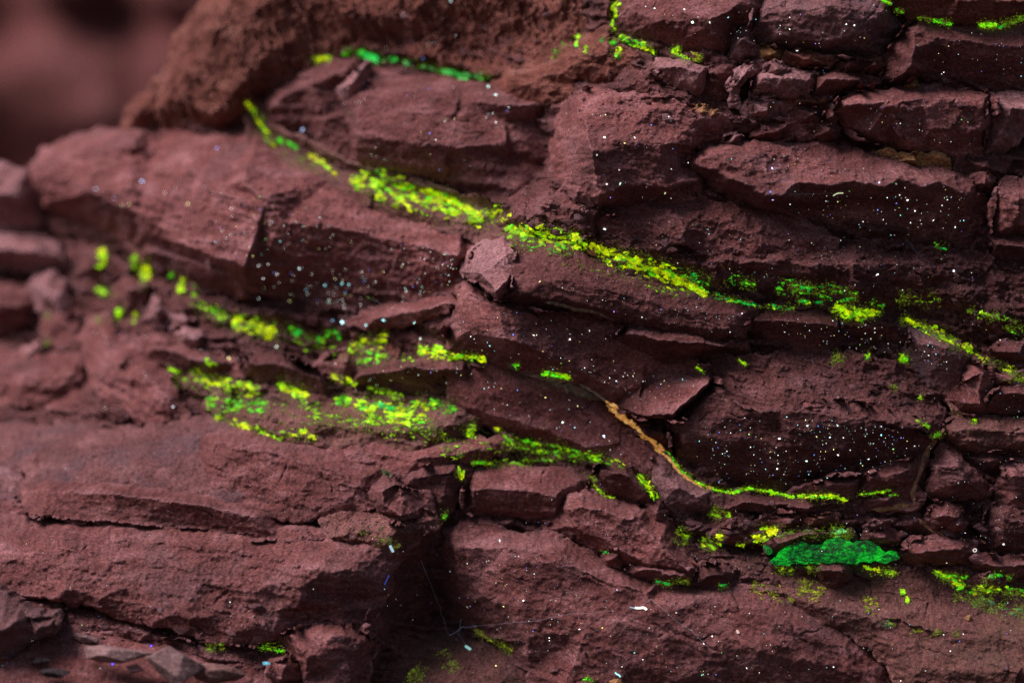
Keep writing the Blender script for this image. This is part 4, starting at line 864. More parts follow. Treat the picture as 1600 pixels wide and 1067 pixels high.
crust('thin brilliant green line along the foot of the starry lens', [('1040,706,2 1064,735,3 1084,750,3', 44, [GRN,LIME], 2.6, -.1),('1084,752,2 1115,764,1.6 1145,770,2 1168,762,2 1200,768,2 1240,776,2.4', 190, [(.14,.85,.01),LIME,(.2,.85,.01)], 2.6, -.5),('1246,776,3 1276,775,4 1300,774,2.6 1322,781,2.4', 110, [LIME,YEL,(.2,.85,.01)], 2.8, -.3)])
crust('short thin green dash right of the arrow shaped flake', [('1342,772,1.4 1366,770,1.4 1392,765,1.4', 44, [(.2,.8,.01),LIME], 2.2, -.4),('1390,773,2 1402,772,2', 8, [GRN], 2, -.2)])
crust('olive tufts on crumbs left of the green lens', [('1056,832,8 1075,842,8', 50, [OLI,DIM,LIME], 2.8, 0),('1098,846,8 1116,856,5', 50, [LIME,DIM,YEL], 3.0, -.05),('1124,842,8', 34, [LIME,YEL], 3.2, -.1),('1112,800,7 1140,808,5', 44, [DIM,LIME,OLI], 2.8, .05),('1150,850,3 1163,853,3', 8, [YEL,LIME], 3, -.2)])
crust('bright yellow tuft just left of the green lens', [('1178,842,5 1198,838,5', 44, [LIME,YEL], 3.4, -.1),('1200,830,6 1214,828,5', 50, [YEL,(.8,.8,.004)], 3.4, -.3),('1186,828,4 1200,824,3', 14, [LIME], 2.8, 0)])
crust('pale green frost above the right half of the green lens', [('1298,830,7 1330,834,7', 110, [LIME,PALE,DIM], 2.4, .05),('1215,834,8 1290,832,6', 70, [(.10,.14,.05),DIM], 2.0, .1)])
crust('yellow grains hanging beneath the green lens', [('1350,884,4 1376,893,4 1400,895,4', 60, [LIME,YEL,DIM], 2.8, .02),('1210,888,6 1240,892,5', 36, [DIM,OLI,LIME], 2.6, .05),('1262,888,5 1285,886,5', 24, [OLI,DIM], 2.6, .05)])
crust('yellow green seam at the lower right edge', [('1460,894,4 1490,908,5 1520,922,6 1546,920,5 1604,926,4', 260, [LIME,YEL,GRN,DIM], 2.8, 0),('1536,906,3 1562,896,3 1580,902,3', 44, [EME,GRN,PALE], 2.4, 0),('1484,898,3 1512,902,3', 24, [GRN,EME], 2.4, 0)])
crust('pale green dust beneath the lower right seam', [('1526,938,6 1560,948,9 1602,956,9', 130, [(.07,.16,.05),(.10,.22,.07),DIM], 2.0, .08),('1490,930,8 1530,945,6', 50, [OLI,DIM], 1.9, .1)])
crust('two small yellow grains on the dusty slope', [('1410,925,5', 14, [LIME,GRN], 3.0, -.3),('1418,938,4', 12, [LIME,YEL], 3.0, -.4)])
crust('left olive dusting on the slope below the green lens', [('1175,914,10 1210,928,12 1240,938,6', 420, [OLI,(.2,.19,.012),OLI], 1.2, .0),('1240,918,16 1290,926,12', 560, [OLI,(.30,.30,.01),OLI], 1.3, .0)], name='mineral_dust')
crust('right olive dusting on the slope below the green lens', [('1350,944,15 1372,942,12', 300, [OLI,(.25,.23,.01)], 1.3, .0),('1370,972,8 1400,978,8', 120, [OLI,(.06,.13,.04)], 1.2, .05),('1420,985,8 1500,990,8', 160, [OLI], 1.1, .1)], name='mineral_dust')
crust('olive haze of grains on the ledge below the brightest crust', [('880,412,8 960,428,9 1040,452,8 1090,462,5', 420, [(.10,.085,.02),OLI,(.12,.1,.02)], 1.2, -.05),('1010,448,4 1060,460,4', 60, [LIME,DIM], 1.4, .1)], name='mineral_dust')
crust('dark green growth in the slot under the front slab', [('404,1008,4 446,1014,5', 26, [DIM,GRN,LIME], 2.6, .05),('322,1012,5 350,1010,5', 24, [OLI,DIM], 2.4, .05)])
crust('olive smear down the bottom slab right of the black hole', [('742,984,4 770,998,4 800,1018,4', 60, [OLI,(.12,.12,.012),(.22,.24,.01)], 2.0, 0),('710,1028,10 690,1040,10', 40, [OLI,(.08,.09,.012)], 1.5, .05),('640,1050,14 660,1062,10', 50, [OLI,(.08,.09,.012)], 1.4, .05)])
crust('olive dusting at the flaky right end of the front slab', [('590,842,10 625,855,10', 240, [OLI,(.12,.12,.03)], 1.3, .0),('560,830,10 600,826,8', 100, [OLI,(.13,.11,.04)], 1.2, .05),('596,735,5 612,742,4', 60, [(.08,.14,.06),OLI], 1.5, 0)], name='mineral_dust')
crust('tiny green tuft at the bottom edge under the front slab', [('914,1062,3 930,1062,3', 10, [GRN,LIME], 2.6, -.2)])
crust('beads of lime down the left side of the top block', [('968,2,4 960,12,3 962,26,4', 34, [LIME,YEL], 3.2, -.2),('958,32,2.5 957,42,2.5 962,50,2', 22, [LIME], 2.6, -.2)])
crust('green beads under the top block', [('968,56,4 982,64,4 1000,70,4 1018,74,3', 70, [GRN,LIME,EME], 3.0, -.05),('1004,74,3 1020,78,3 1022,86,2', 30, [YEL,LIME], 2.6, -.1),('958,68,5', 16, [GRN,EME], 3.2, -.1),('966,82,6', 30, [LIME,YEL,GRN], 3.2, -.2),('940,60,4 944,62,3', 6, [EME,PALE], 2.8, -.3)])
crust('soft lime dots left of the top block', [('904,58,4', 10, [LIME], 3.4, -.3),('901,68,4', 12, [LIME,GRN], 3.4, -.3),('917,72,3 917,84,3', 18, [LIME,YEL], 2.8, -.2),('880,72,4', 6, [DIM], 2.8, -.2),('862,84,5 875,86,5', 10, [DIM], 2.8, 0)])
crust('yellow green tuft over the three lobed block', [('1050,84,5 1062,74,5', 50, [YEL,LIME,GRN], 2.8, -.1),('1056,86,3 1078,94,3', 30, [GRN,LIME], 2.4, 0),('1080,86,5 1094,92,3', 30, [(.55,.5,.03),YEL], 2.6, 0)])
crust('green spots along the left end of the top corner slab', [('1380,2,3 1392,6,3', 18, [GRN,LIME], 2.6, -.1),('1400,16,2 1410,22,3', 18, [LIME,GRN], 2.4, -.1)])
crust('vivid green glow under the top corner slab', [('1458,32,3 1474,35,3 1486,38,2', 44, [(.12,.8,.01),GRN], 2.6, -.1),('1532,40,3 1548,38,4 1556,42,3', 70, [(.25,.85,.01),LIME], 2.8, -.2),('1560,42,4 1580,34,4 1604,25,3', 80, [GRN,DIM,EME], 2.4, 0),('1430,28,3 1456,32,2', 20, [DIM,OLI], 2.2, .05)])
crust('faint green wisps right of the starry lens beside the root', [('1432,656,3 1452,668,2', 22, [GRN,LIME], 2.2, -.05),('1462,676,6 1464,682,5', 30, [GRN,DIM,EME], 2.2, 0),('1518,658,3 1526,660,3', 12, [DIM,LIME], 2.4, -.1)])
crust('green tufts in the hollow under the specked band', [('1356,556,4', 14, [GRN,LIME], 2.8, -.3),('1406,558,6 1418,562,4', 34, [LIME,GRN], 3.0, -.2),('1438,620,3', 8, [LIME], 2.4, -.4),('1392,600,4 1400,612,3', 12, [DIM,OLI], 2.2, 0),('1300,558,8 1320,562,6', 30, [OLI,DIM], 2.0, .05)])
crust('thin slanting green thread on the crumbly shelf', [('1154,562,1.2 1166,570,1.2', 18, [GRN,LIME], 2.0, -.5),('1088,572,1.2 1100,584,1.2', 14, [DIM,LIME], 1.8, -.4)])
crust('green sliver in the slit under the smooth lit wedge', [('1025,908,2 1046,912,2', 30, [EME,(.02,.4,.05)], 2.4, -.3),('1050,908,4 1078,908,3', 24, [OLI,(.04,.1,.03)], 2.2, 0),('1122,914,4 1136,914,3', 16, [DIM,EME], 2.2, 0),('944,862,2 950,862,2', 6, [EME], 2.2, -.4)])

crust('loose scatter of dim lime grains linking the tufts under the long pale block', [('300,470,8 360,500,12 450,525,12 545,550,12 650,560,8', 170, [DIM,OLI,LIME,DIM], 2.6, .12)])
crust('loose scatter of dim lime grains linking the rows left of the smooth brownish slab', [('270,590,10 360,620,16 450,640,18 540,655,14 720,690,12 800,700,6', 260, [DIM,OLI,LIME,DIM], 2.4, .12)])
# ------------------------------------------------------------------ the green lens
def green_mat():
    m, t, p = nodes('emerald_fluorescent_mineral')
    tc = t.nodes.new('ShaderNodeTexCoord')
    mp = t.nodes.new('ShaderNodeMapping'); mp.inputs['Scale'].default_value = (1, 1, 1.8); t.links.new(tc.outputs['Object'], mp.inputs[0])
    a = N(t, 'ShaderNodeTexNoise', Scale=200, Detail=8, Roughness=.8, Distortion=.3); t.links.new(mp.outputs[0], a.inputs['Vector'])
    b = N(t, 'ShaderNodeTexNoise', Scale=46, Detail=4, Roughness=.6); t.links.new(tc.outputs['Object'], b.inputs['Vector'])
    ad = t.nodes.new('ShaderNodeMath'); ad.operation = 'MULTIPLY_ADD'; t.links.new(b.outputs['Fac'], ad.inputs[0]); ad.inputs[1].default_value = .55; t.links.new(a.outputs['Fac'], ad.inputs[2])
    c = ramp(t, ad.outputs[0], [(.66, (.004,.012,.006)), (.75, (.004,.06,.010)), (.84, (.003,.23,.014)), (.95, (.014,.50,.022))])
    t.links.new(c, p.inputs['Emission Color']); p.inputs['Specular IOR Level'].default_value = .05; p.inputs['Emission Strength'].default_value = 1.35
    t.links.new(mixc(t, 'MIX', .25, c, (.03,.02,.015)), p.inputs['Base Color']); p.inputs['Roughness'].default_value = .8
    bp = N(t, 'ShaderNodeBump', Strength=.9, Distance=.003); t.links.new(a.outputs['Fac'], bp.inputs['Height']); t.links.new(bp.outputs[0], p.inputs['Normal'])
    return m
MAT['emerald'] = green_mat()
g = R('green_lens','mineral_lens','large emerald glowing lens of mineral set in the dark rubble at lower right','emerald',
 '1212,873,-4 1218,862,0 1230,853,0 1246,847,2 1262,849,2 1276,852,2 1288,847,2 1298,843,2 1312,841,2 1326,843,2 1336,848,2 1350,846,2 1366,848,2 1378,857,0 1390,865,0 1404,862,0 1413,874,-2 1396,877,-2 1386,882,-4 1362,880,-4 1340,883,-4 1310,881,-4 1280,884,-4 1250,880,-4 1226,884,-4 1200,880,-4',
 ['1240,862,6 1290,852,9 1330,856,10 1370,860,7','1240,874,8 1310,874,10 1370,874,8'],step=1.3,rough=1.3,chip=1.5,rim=1.5,thick=50,lift=14,cat='mineral lens',ang=-6,jagged=.10,grow=0)
R('green_button','mineral_chip','small pale green spot left of the emerald lens','emerald',
 '1194,858,-3 1198,852,0 1206,856,0 1208,864,-2 1198,866,-3',['1201,859,5'],step=1.2,rough=.5,rim=1.5,thick=14,lift=22,grow=0,cat='mineral chip')
bpy.context.view_layer.update(); DG = bpy.context.evaluated_depsgraph_get()

# ------------------------------------------------------------------ tan veins: flattened irregular cords lying in the seams
def vein_mat(name, a, b, c, em=0):
    m, t, p = nodes(name); tc = t.nodes.new('ShaderNodeTexCoord')
    n = N(t, 'ShaderNodeTexNoise', Scale=190, Detail=7, Roughness=.75, Distortion=.6); t.links.new(tc.outputs['Object'], n.inputs['Vector'])
    col = ramp(t, n.outputs['Fac'], [(.34, a), (.5, b), (.66, c)]); t.links.new(col, p.inputs['Base Color'])
    if em: t.links.new(col, p.inputs['Emission Color']); p.inputs['Emission Strength'].default_value = em
    bp = N(t, 'ShaderNodeBump', Strength=.9, Distance=.002); t.links.new(n.outputs['Fac'], bp.inputs['Height']); t.links.new(bp.outputs[0], p.inputs['Normal'])
    p.inputs['Roughness'].default_value = .75; return m
TAN = vein_mat('tan_calcite', (.16,.06,.015), (.46,.20,.045), (.75,.48,.18), .8)
DULL = vein_mat('dull_calcite', (.05,.032,.022), (.17,.10,.06), (.36,.25,.16), .02)
ROOT = vein_mat('brown_root', (.10,.045,.03), (.22,.10,.06), (.40,.20,.10), .04)
def cord(name, label, cat, path, mat, lump=.3, flat=.6, raise_=.25, sides=12, per=3.0):
    P = path_pts(path); Q = []
    for i in range(len(P)-1):
        L = math.hypot(P[i+1][0]-P[i][0], P[i+1][1]-P[i][1]); k = max(2, int(L/per))
        for j in range(k): t = j/k; Q.append(tuple(P[i][m]+(P[i+1][m]-P[i][m])*t for m in range(3)))
    Q.append(P[-1])
    C = []
    for x, y, r in Q:
        h = at(x, y)
        C.append((np.array(h[0][:]) if h else np.array(C[-1][0]), r*S))
    pos = np.array([c[0] for c in C]); rr = np.array([c[1] for c in C])
    for _ in range(4): pos[1:-1, 1] = .5*pos[1:-1, 1]+.25*(pos[:-2, 1]+pos[2:, 1])
    n = len(pos); sd = RNG.randint(0, 9999); V = []
    for i in range(n):
        tg = pos[min(i+1, n-1)]-pos[max(i-1, 0)]; tg[1] = 0; tg /= np.linalg.norm(tg)+1e-9
        side = np.array([-tg[2], 0, tg[0]]); out = np.array([0, -1, 0.])
        for k in range(sides):
            a = 2*math.pi*k/sides
            f = 1+lump*float(fbm(np.array([i*per/9.]), np.array([k*6/sides+3*math.cos(a)]), sd, 3)[0])
            taper = min(1, .35+min(i, n-1-i)*.25)
            V.append(pos[i]+(side*math.cos(a)+out*(math.sin(a)*flat+raise_))*rr[i]*f*taper)
    Qd = []; 
    for i in range(n-1):
        for k in range(sides):
            a = i*sides+k; b = i*sides+(k+1) % sides; Qd.append((a, b, b+sides, a+sides))
    V = np.array(V); c0 = len(V); V = np.concatenate([V, [pos[0], pos[-1]]])
    T = [(c0, (k+1) % sides, k) for k in range(sides)]+[(c0+1, (n-1)*sides+k, (n-1)*sides+(k+1) % sides) for k in range(sides)]
    loc = np.array([V[:, 0].mean(), V[:, 1].mean(), V[:, 2].min()])
    o = link(name, mesh_np(name, V-loc, np.array(Qd), np.array(T), mat), loc=loc)
    return tag(o, label, cat)
cord('calcite_vein','bright tan orange vein curving down beside the starry lens','mineral vein','946,624,2.5 953,632,4.6 962,640,6.2 970,650,6.8 980,660,5 990,666,5.4 1000,676,4 1008,684,4.5 1016,690,6 1026,698,5.5 1034,705,4.5 1041,713,2.8 1050,724,3 1060,737,2.2 1072,747,2.6 1088,756,1.6 1100,763,2',TAN,lump=.95,flat=.5,per=2.2)
cord('calcite_vein','dull grey brown crust leading down to the tan orange vein','mineral vein','786,562,2 800,573,4 820,583,3 845,590,3.5 866,597,5.5 885,604,7 905,612,7 925,621,5 940,628,2',DULL,lump=.9,flat=.4,raise_=.7)
cord('calcite_vein','pale thin sliver between the dull crust and the tan orange vein','mineral vein','905,600,2 925,610,3 940,620,3 950,630,2',vein_mat('pale_calcite',(.2,.13,.09),(.36,.25,.17),(.5,.4,.3)),lump=.3)
cord('calcite_nodule','little orange nodule at the lower end of the tan vein','nodule','1103,760,3 1108,763,5 1113,762,3',TAN,lump=.2,flat=.9,per=1.5)
cord('calcite_vein','cream sliver in the joint between the two beams','mineral vein','850,472,2 862,472,4 880,476,4 900,482,4 920,484,4.5 936,488,4 950,496,2.5 960,500,2',DULL,lump=.4)
cord('root','thin brown root hanging beside the starry lens','root','1462,682,4 1456,692,5 1449,702,5 1445,714,5 1441,726,4 1436,740,4 1430,756,3 1426,772,4 1430,790,3',ROOT,lump=.35)
cord('calcite_vein','tan vein stub above the brown root','mineral vein','1484,632,4 1492,640,7 1500,648,6 1504,652,3',vein_mat('tan_stub',(.09,.05,.03),(.24,.14,.06),(.46,.30,.14),.08),lump=.5)
cord('calcite_vein','row of pale orange crumbs left of the rubble and right of centre','mineral vein','1362,795,3 1376,795,5 1392,793,4 1408,790,5 1422,789,4',vein_mat('orange_crumb',(.12,.05,.025),(.28,.13,.05),(.42,.24,.11),.04),lump=.5)
cord('root','short orange brown root end in the rubble at right','root','1434,810,3 1450,824,3 1464,832,4 1478,838,3.5',ROOT,lump=.3)
cord('calcite_nodule','orange nodule wedged inside the brightest lime crust','nodule','916,384,3 922,390,7 930,396,6 934,400,3',vein_mat('orange_nodule',(.2,.08,.03),(.38,.17,.07),(.5,.27,.12),.1),lump=.3)
cord('rock_fragment','brown crumb between lime tufts left of the lower beam','crumb','606,528,5 612,540,9 618,552,9 622,560,5',MAT['brown'],lump=.5,flat=.8)
cord('rock_fragment','orange brown stub in the middle of the lime tufts left of centre','crumb','552,512,5 556,522,9 560,532,7',MAT['brown'],lump=.5,flat=.8)
cord('calcite_nodule','ochre crumb on the dusty slope at lower right','nodule','1506,966,3 1514,966,6 1520,967,3',MAT['ochre'],lump=.5,flat=.8,per=2)
cord('rock_fragment','ochre fragment at the bottom edge beside the tiny green tuft','crumb','952,1064,5 962,1066,7 974,1068,5',MAT['ochre'],lump=.5,flat=.8)
cord('rock_fragment','twin tan splinters standing in the crumbling bed','splinter','1124,404,2.5 1128,412,3.5 1132,422,2.5',MAT['ochre'],lump=.4)
cord('rock_fragment','curved tan splinter right of the twin splinters','splinter','1144,402,3 1140,410,3 1138,418,3.5',MAT['ochre'],lump=.4)

# ------------------------------------------------------------------ loose stones on the foreground slab, dark shapes for its hollow shadows
def loose(label, mat, x, y, sx, sz, sy, roll, seed, group='loose stones on the bottom left slab', out=0.0):
    rng = random.Random(seed); bm = bmesh.new(); bmesh.ops.create_icosphere(bm, subdivisions=5, radius=1)
    pl = [(Vector((rng.gauss(0, 1), rng.gauss(0, 1), rng.gauss(0, 1))).normalized(), rng.uniform(.42, .82)) for i in range(16)]
    V = []
    for v in bm.verts:
        c = v.co.copy()
        for n, hh in pl:
            q = c.dot(n)
            if q > hh: c -= n*(q-hh)
        V.append(c[:])
    V = np.array(V)
    k = 1+.035*fbm(V[:, 0]*3+seed, V[:, 1]*3+V[:, 2]*4, seed, 4)+.02*chips(V[:, 0]*5+V[:, 1]*2, V[:, 2]*7, seed); V *= k[:, None]
    for v, c in zip(bm.verts, V): v.co = Vector((c[0]*sx*S, c[1]*sy*S, c[2]*sz*S))
    bmesh.ops.rotate(bm, verts=bm.verts, cent=(0, 0, 0), matrix=Matrix.Rotation(rad(roll), 3, 'Y'))
    zmin = min(v.co.z for v in bm.verts)
    for v in bm.verts: v.co.z -= zmin
    me = bpy.data.meshes.new('loose_stone'); bm.to_mesh(me); bm.free(); me.materials.append(MAT[mat])
    for f in me.polygons: f.use_smooth = True
    h = at(x, y)
    o = link('loose_stone', me, loc=Vector(h[0])+Vector((0, -sy*S*.35-out*S, -sz*S*.15)))
    return tag(o, label, 'stone', group)
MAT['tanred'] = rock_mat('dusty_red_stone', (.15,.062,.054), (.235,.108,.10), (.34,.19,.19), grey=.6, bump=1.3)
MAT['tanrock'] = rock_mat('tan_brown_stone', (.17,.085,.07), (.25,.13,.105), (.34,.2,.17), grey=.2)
o = R('corner_stone','loose_stone','large blurred stone with lilac grey top cut off by the left edge','tanred',
 '-60,930,-10 -20,922,0 6,930,0 30,950,2 46,962,2 64,968,0 86,962,0 84,986,-6 52,996,-10 22,1014,-16 -2,1026,-20 -60,1034,-24',['-50,985,34 0,982,36 28,970,34 44,964,20','60,978,14 76,974,8'],step=2,rough=1.1,chip=.4,lift=80,thick=90,rim=5,cat='stone',group='loose stones on the bottom left slab')
loose('long flat grey stone at the bottom left','grey',186,1026,72,20,34,3,8,out=40)
loose('light grey lump right of the long flat stone','grey',280,1052,54,36,40,12,14,out=40)
loose('brown lump right of the light grey one','tanrock',346,1058,40,24,30,6,22,out=30)
loose('thin grey flake lying above the long flat stone','grey',134,1002,22,12,14,8,31)
loose('small pinkish pebble below the long flat stone','pink',216,1046,19,11,14,8,35,out=40)
loose('small dark flat shape standing in for a hollow shadow near the left corner','black',66,1034,18,8,14,6,41,out=20)  # shadow of a hollow, built as a dark flat shape
loose('dark slender shape standing in for a shadow at the bottom left corner','black',86,1054,32,8,16,6,47,out=20)  # second shadow mark, its shade put into a dark shape
loose('little violet chip caught on the dark end face','violet',572,986,12,9,10,-30,53,group=None)

# ------------------------------------------------------------------ glowing specks of dust and grit scattered on the faces
bpy.context.view_layer.update(); DG = bpy.context.evaluated_depsgraph_get()
WH, CY, BL, PY, VI = (.80,.85,.80), (.30,.72,.78), (.16,.26,.85), (.75,.72,.28), (.35,.22,.8)
SPEC = {}
def speck(x, y, r, c, k=1.0):
    h = at(x, y)
    if h is None: return
    p, n, ob = h
    ob = ob.original if getattr(ob, 'original', None) is not None else ob
    while ob.parent is not None: ob = ob.parent
    if ob.get('kind') == 'stuff' or ob.name.startswith('far'): return
    SPEC.setdefault(ob.name, []).append((p+n*S*r*.4, n, Vector((RNG.gauss(0, 1), RNG.gauss(0, 1), RNG.gauss(0, 1))), (r*RNG.uniform(.8, 1.35), r*RNG.uniform(.7, 1), r*.7), tuple(min(1.5, q*k) for q in c)))
FIELDS = [  # outline, number, size range, brightness
 ('1060,690 1110,650 1240,650 1300,655 1430,670 1440,700 1380,735 1240,760 1100,755',210,.6,1.9,1.0),
 ('1220,650 1430,665 1400,700 1220,690',40,.6,1.6,1.0),
 ('1220,490 1300,500 1420,515 1500,560 1480,590 1420,560 1300,545 1225,530',90,.6,2.0,1.0),
 ('1200,300 1300,295 1520,310 1530,360 1400,370 1230,330',80,.6,2.0,1.0),('1100,245 1250,240 1450,275 1500,300 1300,285',44,.5,1.4,.9),
 ('715,455 780,480 960,520 1000,600 940,610 820,570 715,540',64,.7,2.0,1.0),('960,580 1100,590 1050,640 990,640',40,.6,1.6,1.0),
 ('810,435 950,460 1160,490 1150,525 950,490',54,.5,1.6,1.0),
 ('395,440 450,415 600,420 710,430 700,470 560,490 440,470',90,1.1,2.3,1.3),('300,290 450,300 560,380 400,420 300,380',70,1.0,2.0,1.2),('140,270 300,280 300,330 150,320',8,1.4,2.4,1.3),
 ('530,130 740,130 850,170 760,290 560,240',40,1.0,2.1,1.1),('600,380 730,390 700,450 600,410',36,1.0,1.9,1.0),
 ('500,560 720,570 740,610 520,610',24,1.0,1.9,1.0),('720,580 920,630 1000,720 900,690 740,640',34,.9,1.9,1.0),
 ('730,880 1000,920 1200,960 1300,1060 850,1050 740,960',120,.6,1.8,1.0),('690,850 900,880 950,1000 720,950',40,.6,1.6,1.0),
 ('870,160 1100,190 1060,310 880,310',44,.6,1.8,1.0),('960,0 1200,0 1180,70 1000,50',24,.7,2.0,1.0),('1200,0 1400,0 1360,80 1220,70',30,.6,1.8,1.0),
 ('1430,50 1600,50 1600,130 1440,120',30,.6,1.6,1.0),('1320,160 1530,160 1530,235 1340,200',34,.6,1.7,.9),('1150,100 1300,110 1300,220 1150,200',16,.6,1.6,.9),
 ('930,330 1500,390 1520,470 1100,440',90,.5,1.5,.9),('1480,410 1600,410 1600,560 1500,540',30,.5,1.5,.9),('1450,600 1600,590 1600,760 1450,760',46,.5,1.4,.9),
 ('1400,770 1600,770 1600,880 1400,880',50,.5,1.5,.9),('1080,780 1400,790 1400,900 1080,900',36,.5,1.4,.9),('1200,930 1600,940 1600,1060 1300,1060',34,.5,1.6,.9),
 ('0,680 500,700 640,820 600,950 100,930 0,900',44,.6,1.5,.9),('100,480 400,540 500,640 150,640',24,.9,1.9,1.0),('0,900 450,990 430,1050 0,1050',14,.6,1.4,.9),
 ('600,860 690,850 680,950 600,1000',10,.5,1.3,.8),('560,40 800,60 780,110 500,80',10,1.0,2.0,.9),('880,745 1050,760 1060,900 760,840 730,750',20,.7,1.5,.9)]
for poly, cnt, r0, r1, k in FIELDS:
    O = np.array(pts(poly)); x0, y0 = O.min(0); x1, y1 = O.max(0); got = 0; sd = RNG.randint(0, 999)
    for _ in range(cnt*12):
        if got >= cnt: break
        x, y = RNG.uniform(x0, x1), RNG.uniform(y0, y1)
        if not inside(np.array([x]), np.array([y]), O)[0]: continue
        if float(perlin(np.array([x/45]), np.array([y/30]), sd)[0]) < RNG.uniform(-1.6, .3): continue
        got += 1; q = RNG.random()
        c = WH if q < .5 else CY if q < .68 else PY if q < .82 else BL if q < .92 else VI if q < .96 else (.3,.8,.2)
        speck(x, y, (r0+(r1-r0)*RNG.random()**3)*.88, c, k*RNG.uniform(.3, 1.15))
for x, y, r, c in ((945,216,2.4,WH),(992,216,2.6,WH),(969,288,2.8,(.5,.9,.8)),(948,288,1.6,WH),(945,357,2.6,(.6,.8,.9)),(1206,264,3,(.5,.5,.95)),(1206,313,3,(.55,.4,.95)),(1204,301,2.4,BL),
  (1418,312,2.4,WH),(1430,330,2.2,WH),(1458,344,2.6,WH),(1371,328,2,BL),(1374,286,2,(.5,.6,.95)),(1407,336,1.8,(.3,.85,.6)),(843,440,2,PY),(890,530,2.6,WH),(833,524,2.8,(.85,.8,.6)),(838,524,1.8,WH),
  (766,540,2.2,CY),(802,523,2.2,BL),(943,682,3.2,(.6,.65,.95)),(880,660,2.6,(.7,.8,.75)),(852,620,2.4,PY),(600,500,3.6,CY),(536,502,4.2,(.55,.9,.95)),(520,502,3.6,(.06,.2,.3)),(572,508,2.8,CY),(648,503,3.2,(.55,.85,.85)),
  (530,523,3,WH),(657,529,3,(.6,.8,.6)),(432,543,3.6,(.65,.85,.75)),(509,445,2.8,CY),(535,442,2.8,CY),(468,420,3,(.6,.85,.9)),(432,428,2.6,WH),(404,466,3.4,WH),(890,715,5,(.7,.95,.9)),(896,714,3.6,(.3,.7,.7)),
  (270,634,3.2,(.75,.75,.8)),(358,561,3,PY),(151,296,3.4,(.4,.65,.9)),(222,284,2.8,(.5,.6,.95)),(178,310,2.8,(.35,.45,.9)),(338,233,3.2,(.3,.4,.9)),(473,205,4,(.3,.38,.6)),(762,137,3.4,(.4,.75,.65)),(773,149,3.6,(.45,.6,.55)),
  (705,2,3.4,(.35,.5,.5)),(818,938,2,WH),(905,982,2.4,WH),(775,1040,1.6,PY),(941,980,2,(.85,.75,.2)),(964,921,2.2,(.35,.4,.75)),(1113,994,2,WH),(1100,1006,2.2,WH),(1167,1043,2,WH),(1302,1041,1.8,WH),(1408,1063,2,WH),
  (1246,78,2.4,WH),(1234,46,2,WH),(1069,16,2.4,WH),(1082,35,2.6,(.75,.9,.7)),(1109,35,2.8,(.7,.9,.75)),(1023,15,2.4,(.6,.9,.8)),(1322,38,2.2,WH),(1335,40,2,WH),(1489,424,2.6,(.7,.8,.95)),(1370,430,3,WH),(235,1009,3,(.1,.05,.9)),(176,1037,3,(.1,.08,.9)),
  (1308,665,2.6,(.6,.9,.85)),(1262,665,2.4,(.6,.9,.85)),(1217,685,2.6,WH),(1297,682,2.6,(.6,.85,.85)),(1309,710,2.4,WH),(1260,720,2.4,(.6,.9,.85)),(1215,733,2.4,WH),(1377,680,2.2,CY)):
    speck(x, y, r, c, 1.1)
for nm, items in SPEC.items():
    tag(grains('mineral_speck', items, SPARK, bpy.data.objects[nm], SEEDS), kind='stuff')

# ------------------------------------------------------------------ lint, shells and spider silk
def fibre(name, label, cat, path, r, col, strength=1.0, lift=2.0, group=None):
    P = path_pts(path); pos = []
    for q in P:
        h = at(q[0], q[1]); f = q[2] if len(q) > 2 else lift
        pos.append(Vector(h[0])+Vector((0, -f*S, 0)))
    if name == 'spider_silk':
        q2 = []
        for i in range(len(pos)-1):
            q2 += [pos[i], pos[i].lerp(pos[i+1], .5)+Vector((RNG.gauss(0, 1), 0, RNG.gauss(0, 1)-.8))*S*1.3]
        pos = q2+[pos[-1]]
    cu = bpy.data.curves.new(name, 'CURVE'); cu.dimensions = '3D'; sp = cu.splines.new('NURBS'); sp.points.add(len(pos)-1)
    for a_, b_ in zip(sp.points, pos): a_.co = (*b_, 1)
    sp.use_endpoint_u = True; sp.order_u = 3; sp.resolution_u = 6
    cu.bevel_depth = r*S*(.34 if name == 'spider_silk' else 1); cu.bevel_resolution = 2; cu.use_fill_caps = True
    tmp = bpy.data.objects.new(name, cu); COL.objects.link(tmp)
    me = bpy.data.meshes.new_from_object(tmp.evaluated_get(bpy.context.evaluated_depsgraph_get())); bpy.data.objects.remove(tmp)
    m, t, p = nodes(name); p.inputs['Base Color'].default_value = (*col, 1); p.inputs['Emission Color'].default_value = (*col, 1); p.inputs['Emission Strength'].default_value = strength*(.45 if name == 'spider_silk' else 1); p.inputs['Roughness'].default_value = .5
    me.materials.clear(); me.materials.append(m)
    mn = Vector((min(v.co.x for v in me.vertices), min(v.co.y for v in me.vertices), min(v.co.z for v in me.vertices)))
    for v in me.vertices: v.co -= mn
    return tag(link(name, me, loc=mn), label, cat, group)
fibre('lint','white curved crumb of lint on the front slab','lint','992,949 998,950 1004,948.5 1009,950 1010,952',1.9,(.85,.85,.72),1.0)
fibre('lint','faint grey tail beside the white curved crumb','lint','984,948 990,950 994,950',1.2,(.3,.36,.42),.35)
fibre('lint','pale yellow curved fibre on the belly of the loaf shaped slab','lint','1302,306 1306,303 1312,302 1317,302',1.0,(.6,.7,.42),.8)
fibre('lint','teal squiggle of lint near the bottom of the front slab','lint','961,1050 964,1053 968,1054 969,1057',1.3,(.3,.75,.75),.8)
fibre('lint','pale blue upright chip on the flaky end of the front slab','lint','610,853 612,857 614,861',2.2,(.5,.72,.85),.7)
fibre('lint','blue threadlike smear on the edge of the dark end face','lint','608,898 604,906 601,913',1.2,(.05,.10,.5),.3)
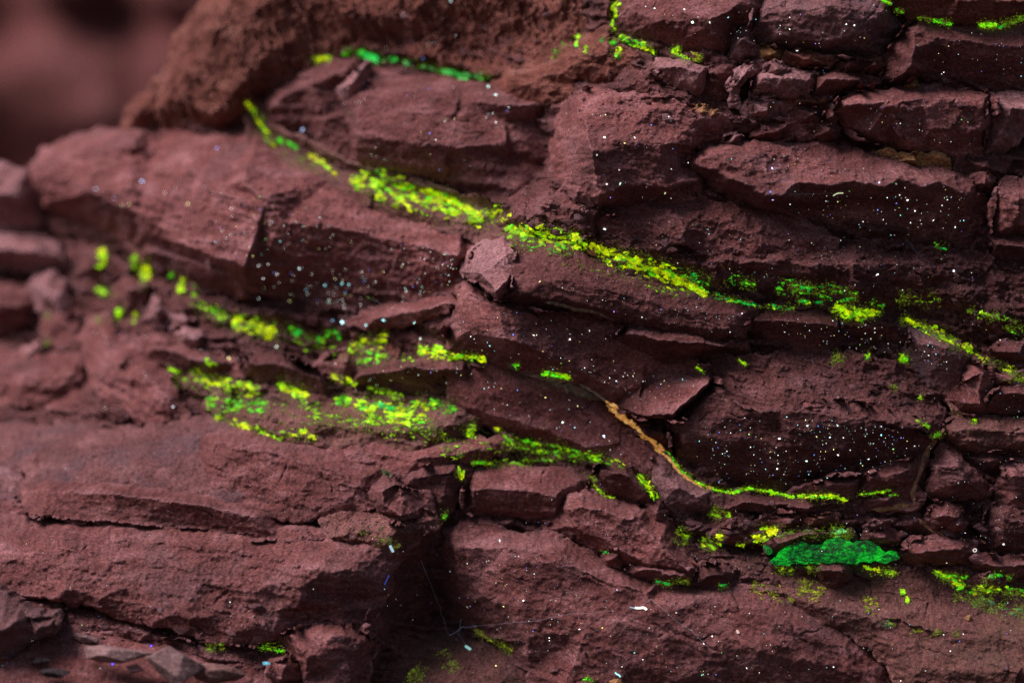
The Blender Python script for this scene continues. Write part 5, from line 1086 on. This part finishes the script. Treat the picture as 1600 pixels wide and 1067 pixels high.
fibre('lint','teal grain cluster in the shadow of the bottom slab','lint','728,1009 733,1012 735,1014',2.2,(.3,.65,.6),.6)
fibre('lint','turquoise crumb left of the leaning rough block','lint','411,1036 416,1035 420,1037',3,(.12,.4,.5),.6)
fibre('lint','little white ring shaped hoop near the right edge','lint','1520,859 1522,856.5 1525,857 1526,860 1523.5,862 1520.5,861 1520,859',.6,(.8,.8,.75),.9,1.5)
fibre('lint','smaller white hoop right of the larger hoop','lint','1566.5,850 1568,848.5 1569.5,850 1568,851.5 1566.5,850',.7,(.8,.8,.75),.9,1.5)
fibre('lint','beige crumb on the front slab toward its right end','lint','1150,985 1153,986 1154,989',2.4,(.6,.42,.34),.4)
fibre('lint','tiny white stick on the front slab below the square block','lint','781,843 781,846',1.3,(.6,.7,.65),.7)
fibre('spider_silk','long silk thread falling diagonally over the front slab','silk','1017,935,5 1040,954,6 1065,975,6 1085,988,5 1108,1012,4',.38,(.4,.42,.45),.45)
fibre('spider_silk','short silk thread above the white curved crumb','silk','1000,945,3 1010,940,4 1017,935,5',.35,(.4,.42,.45),.35)
fibre('spider_silk','tangled silk strand hanging before the black hole','silk','660,870,60 668,890,66 680,920,62 690,945,44 694,960,40 697,975,38 703,988,36',.34,(.2,.24,.32),.25)
fibre('spider_silk','silk strand fanning right from the black hole','silk','703,988,36 715,982,34 722,975,30 730,977,24 745,976,14',.7,(.25,.32,.42),.35)
fibre('spider_silk','silk spike rising from the fan of silk','silk','718,982,34 720,970,36 722,962,38',.5,(.22,.28,.38),.3)
fibre('spider_silk','silk thread dropping to the teal grain cluster','silk','715,984,32 724,998,26 733,1011,10',.35,(.25,.3,.38),.3)
fibre('spider_silk','nearly level dusty silk line across the front slab','silk','735,976,16 800,971,8 860,964,6 920,957,5 960,953,3',.45,(.22,.22,.28),.22)
fibre('spider_silk','fine silk line under the crest of the loaf shaped slab','silk','1200,304,3 1250,303,4 1300,302,4',.3,(.3,.3,.33),.2)
fibre('spider_silk','slanting silk hair below the loaf shaped slab','silk','1416,374,4 1428,390,4 1440,402,3',.4,(.2,.26,.4),.3)
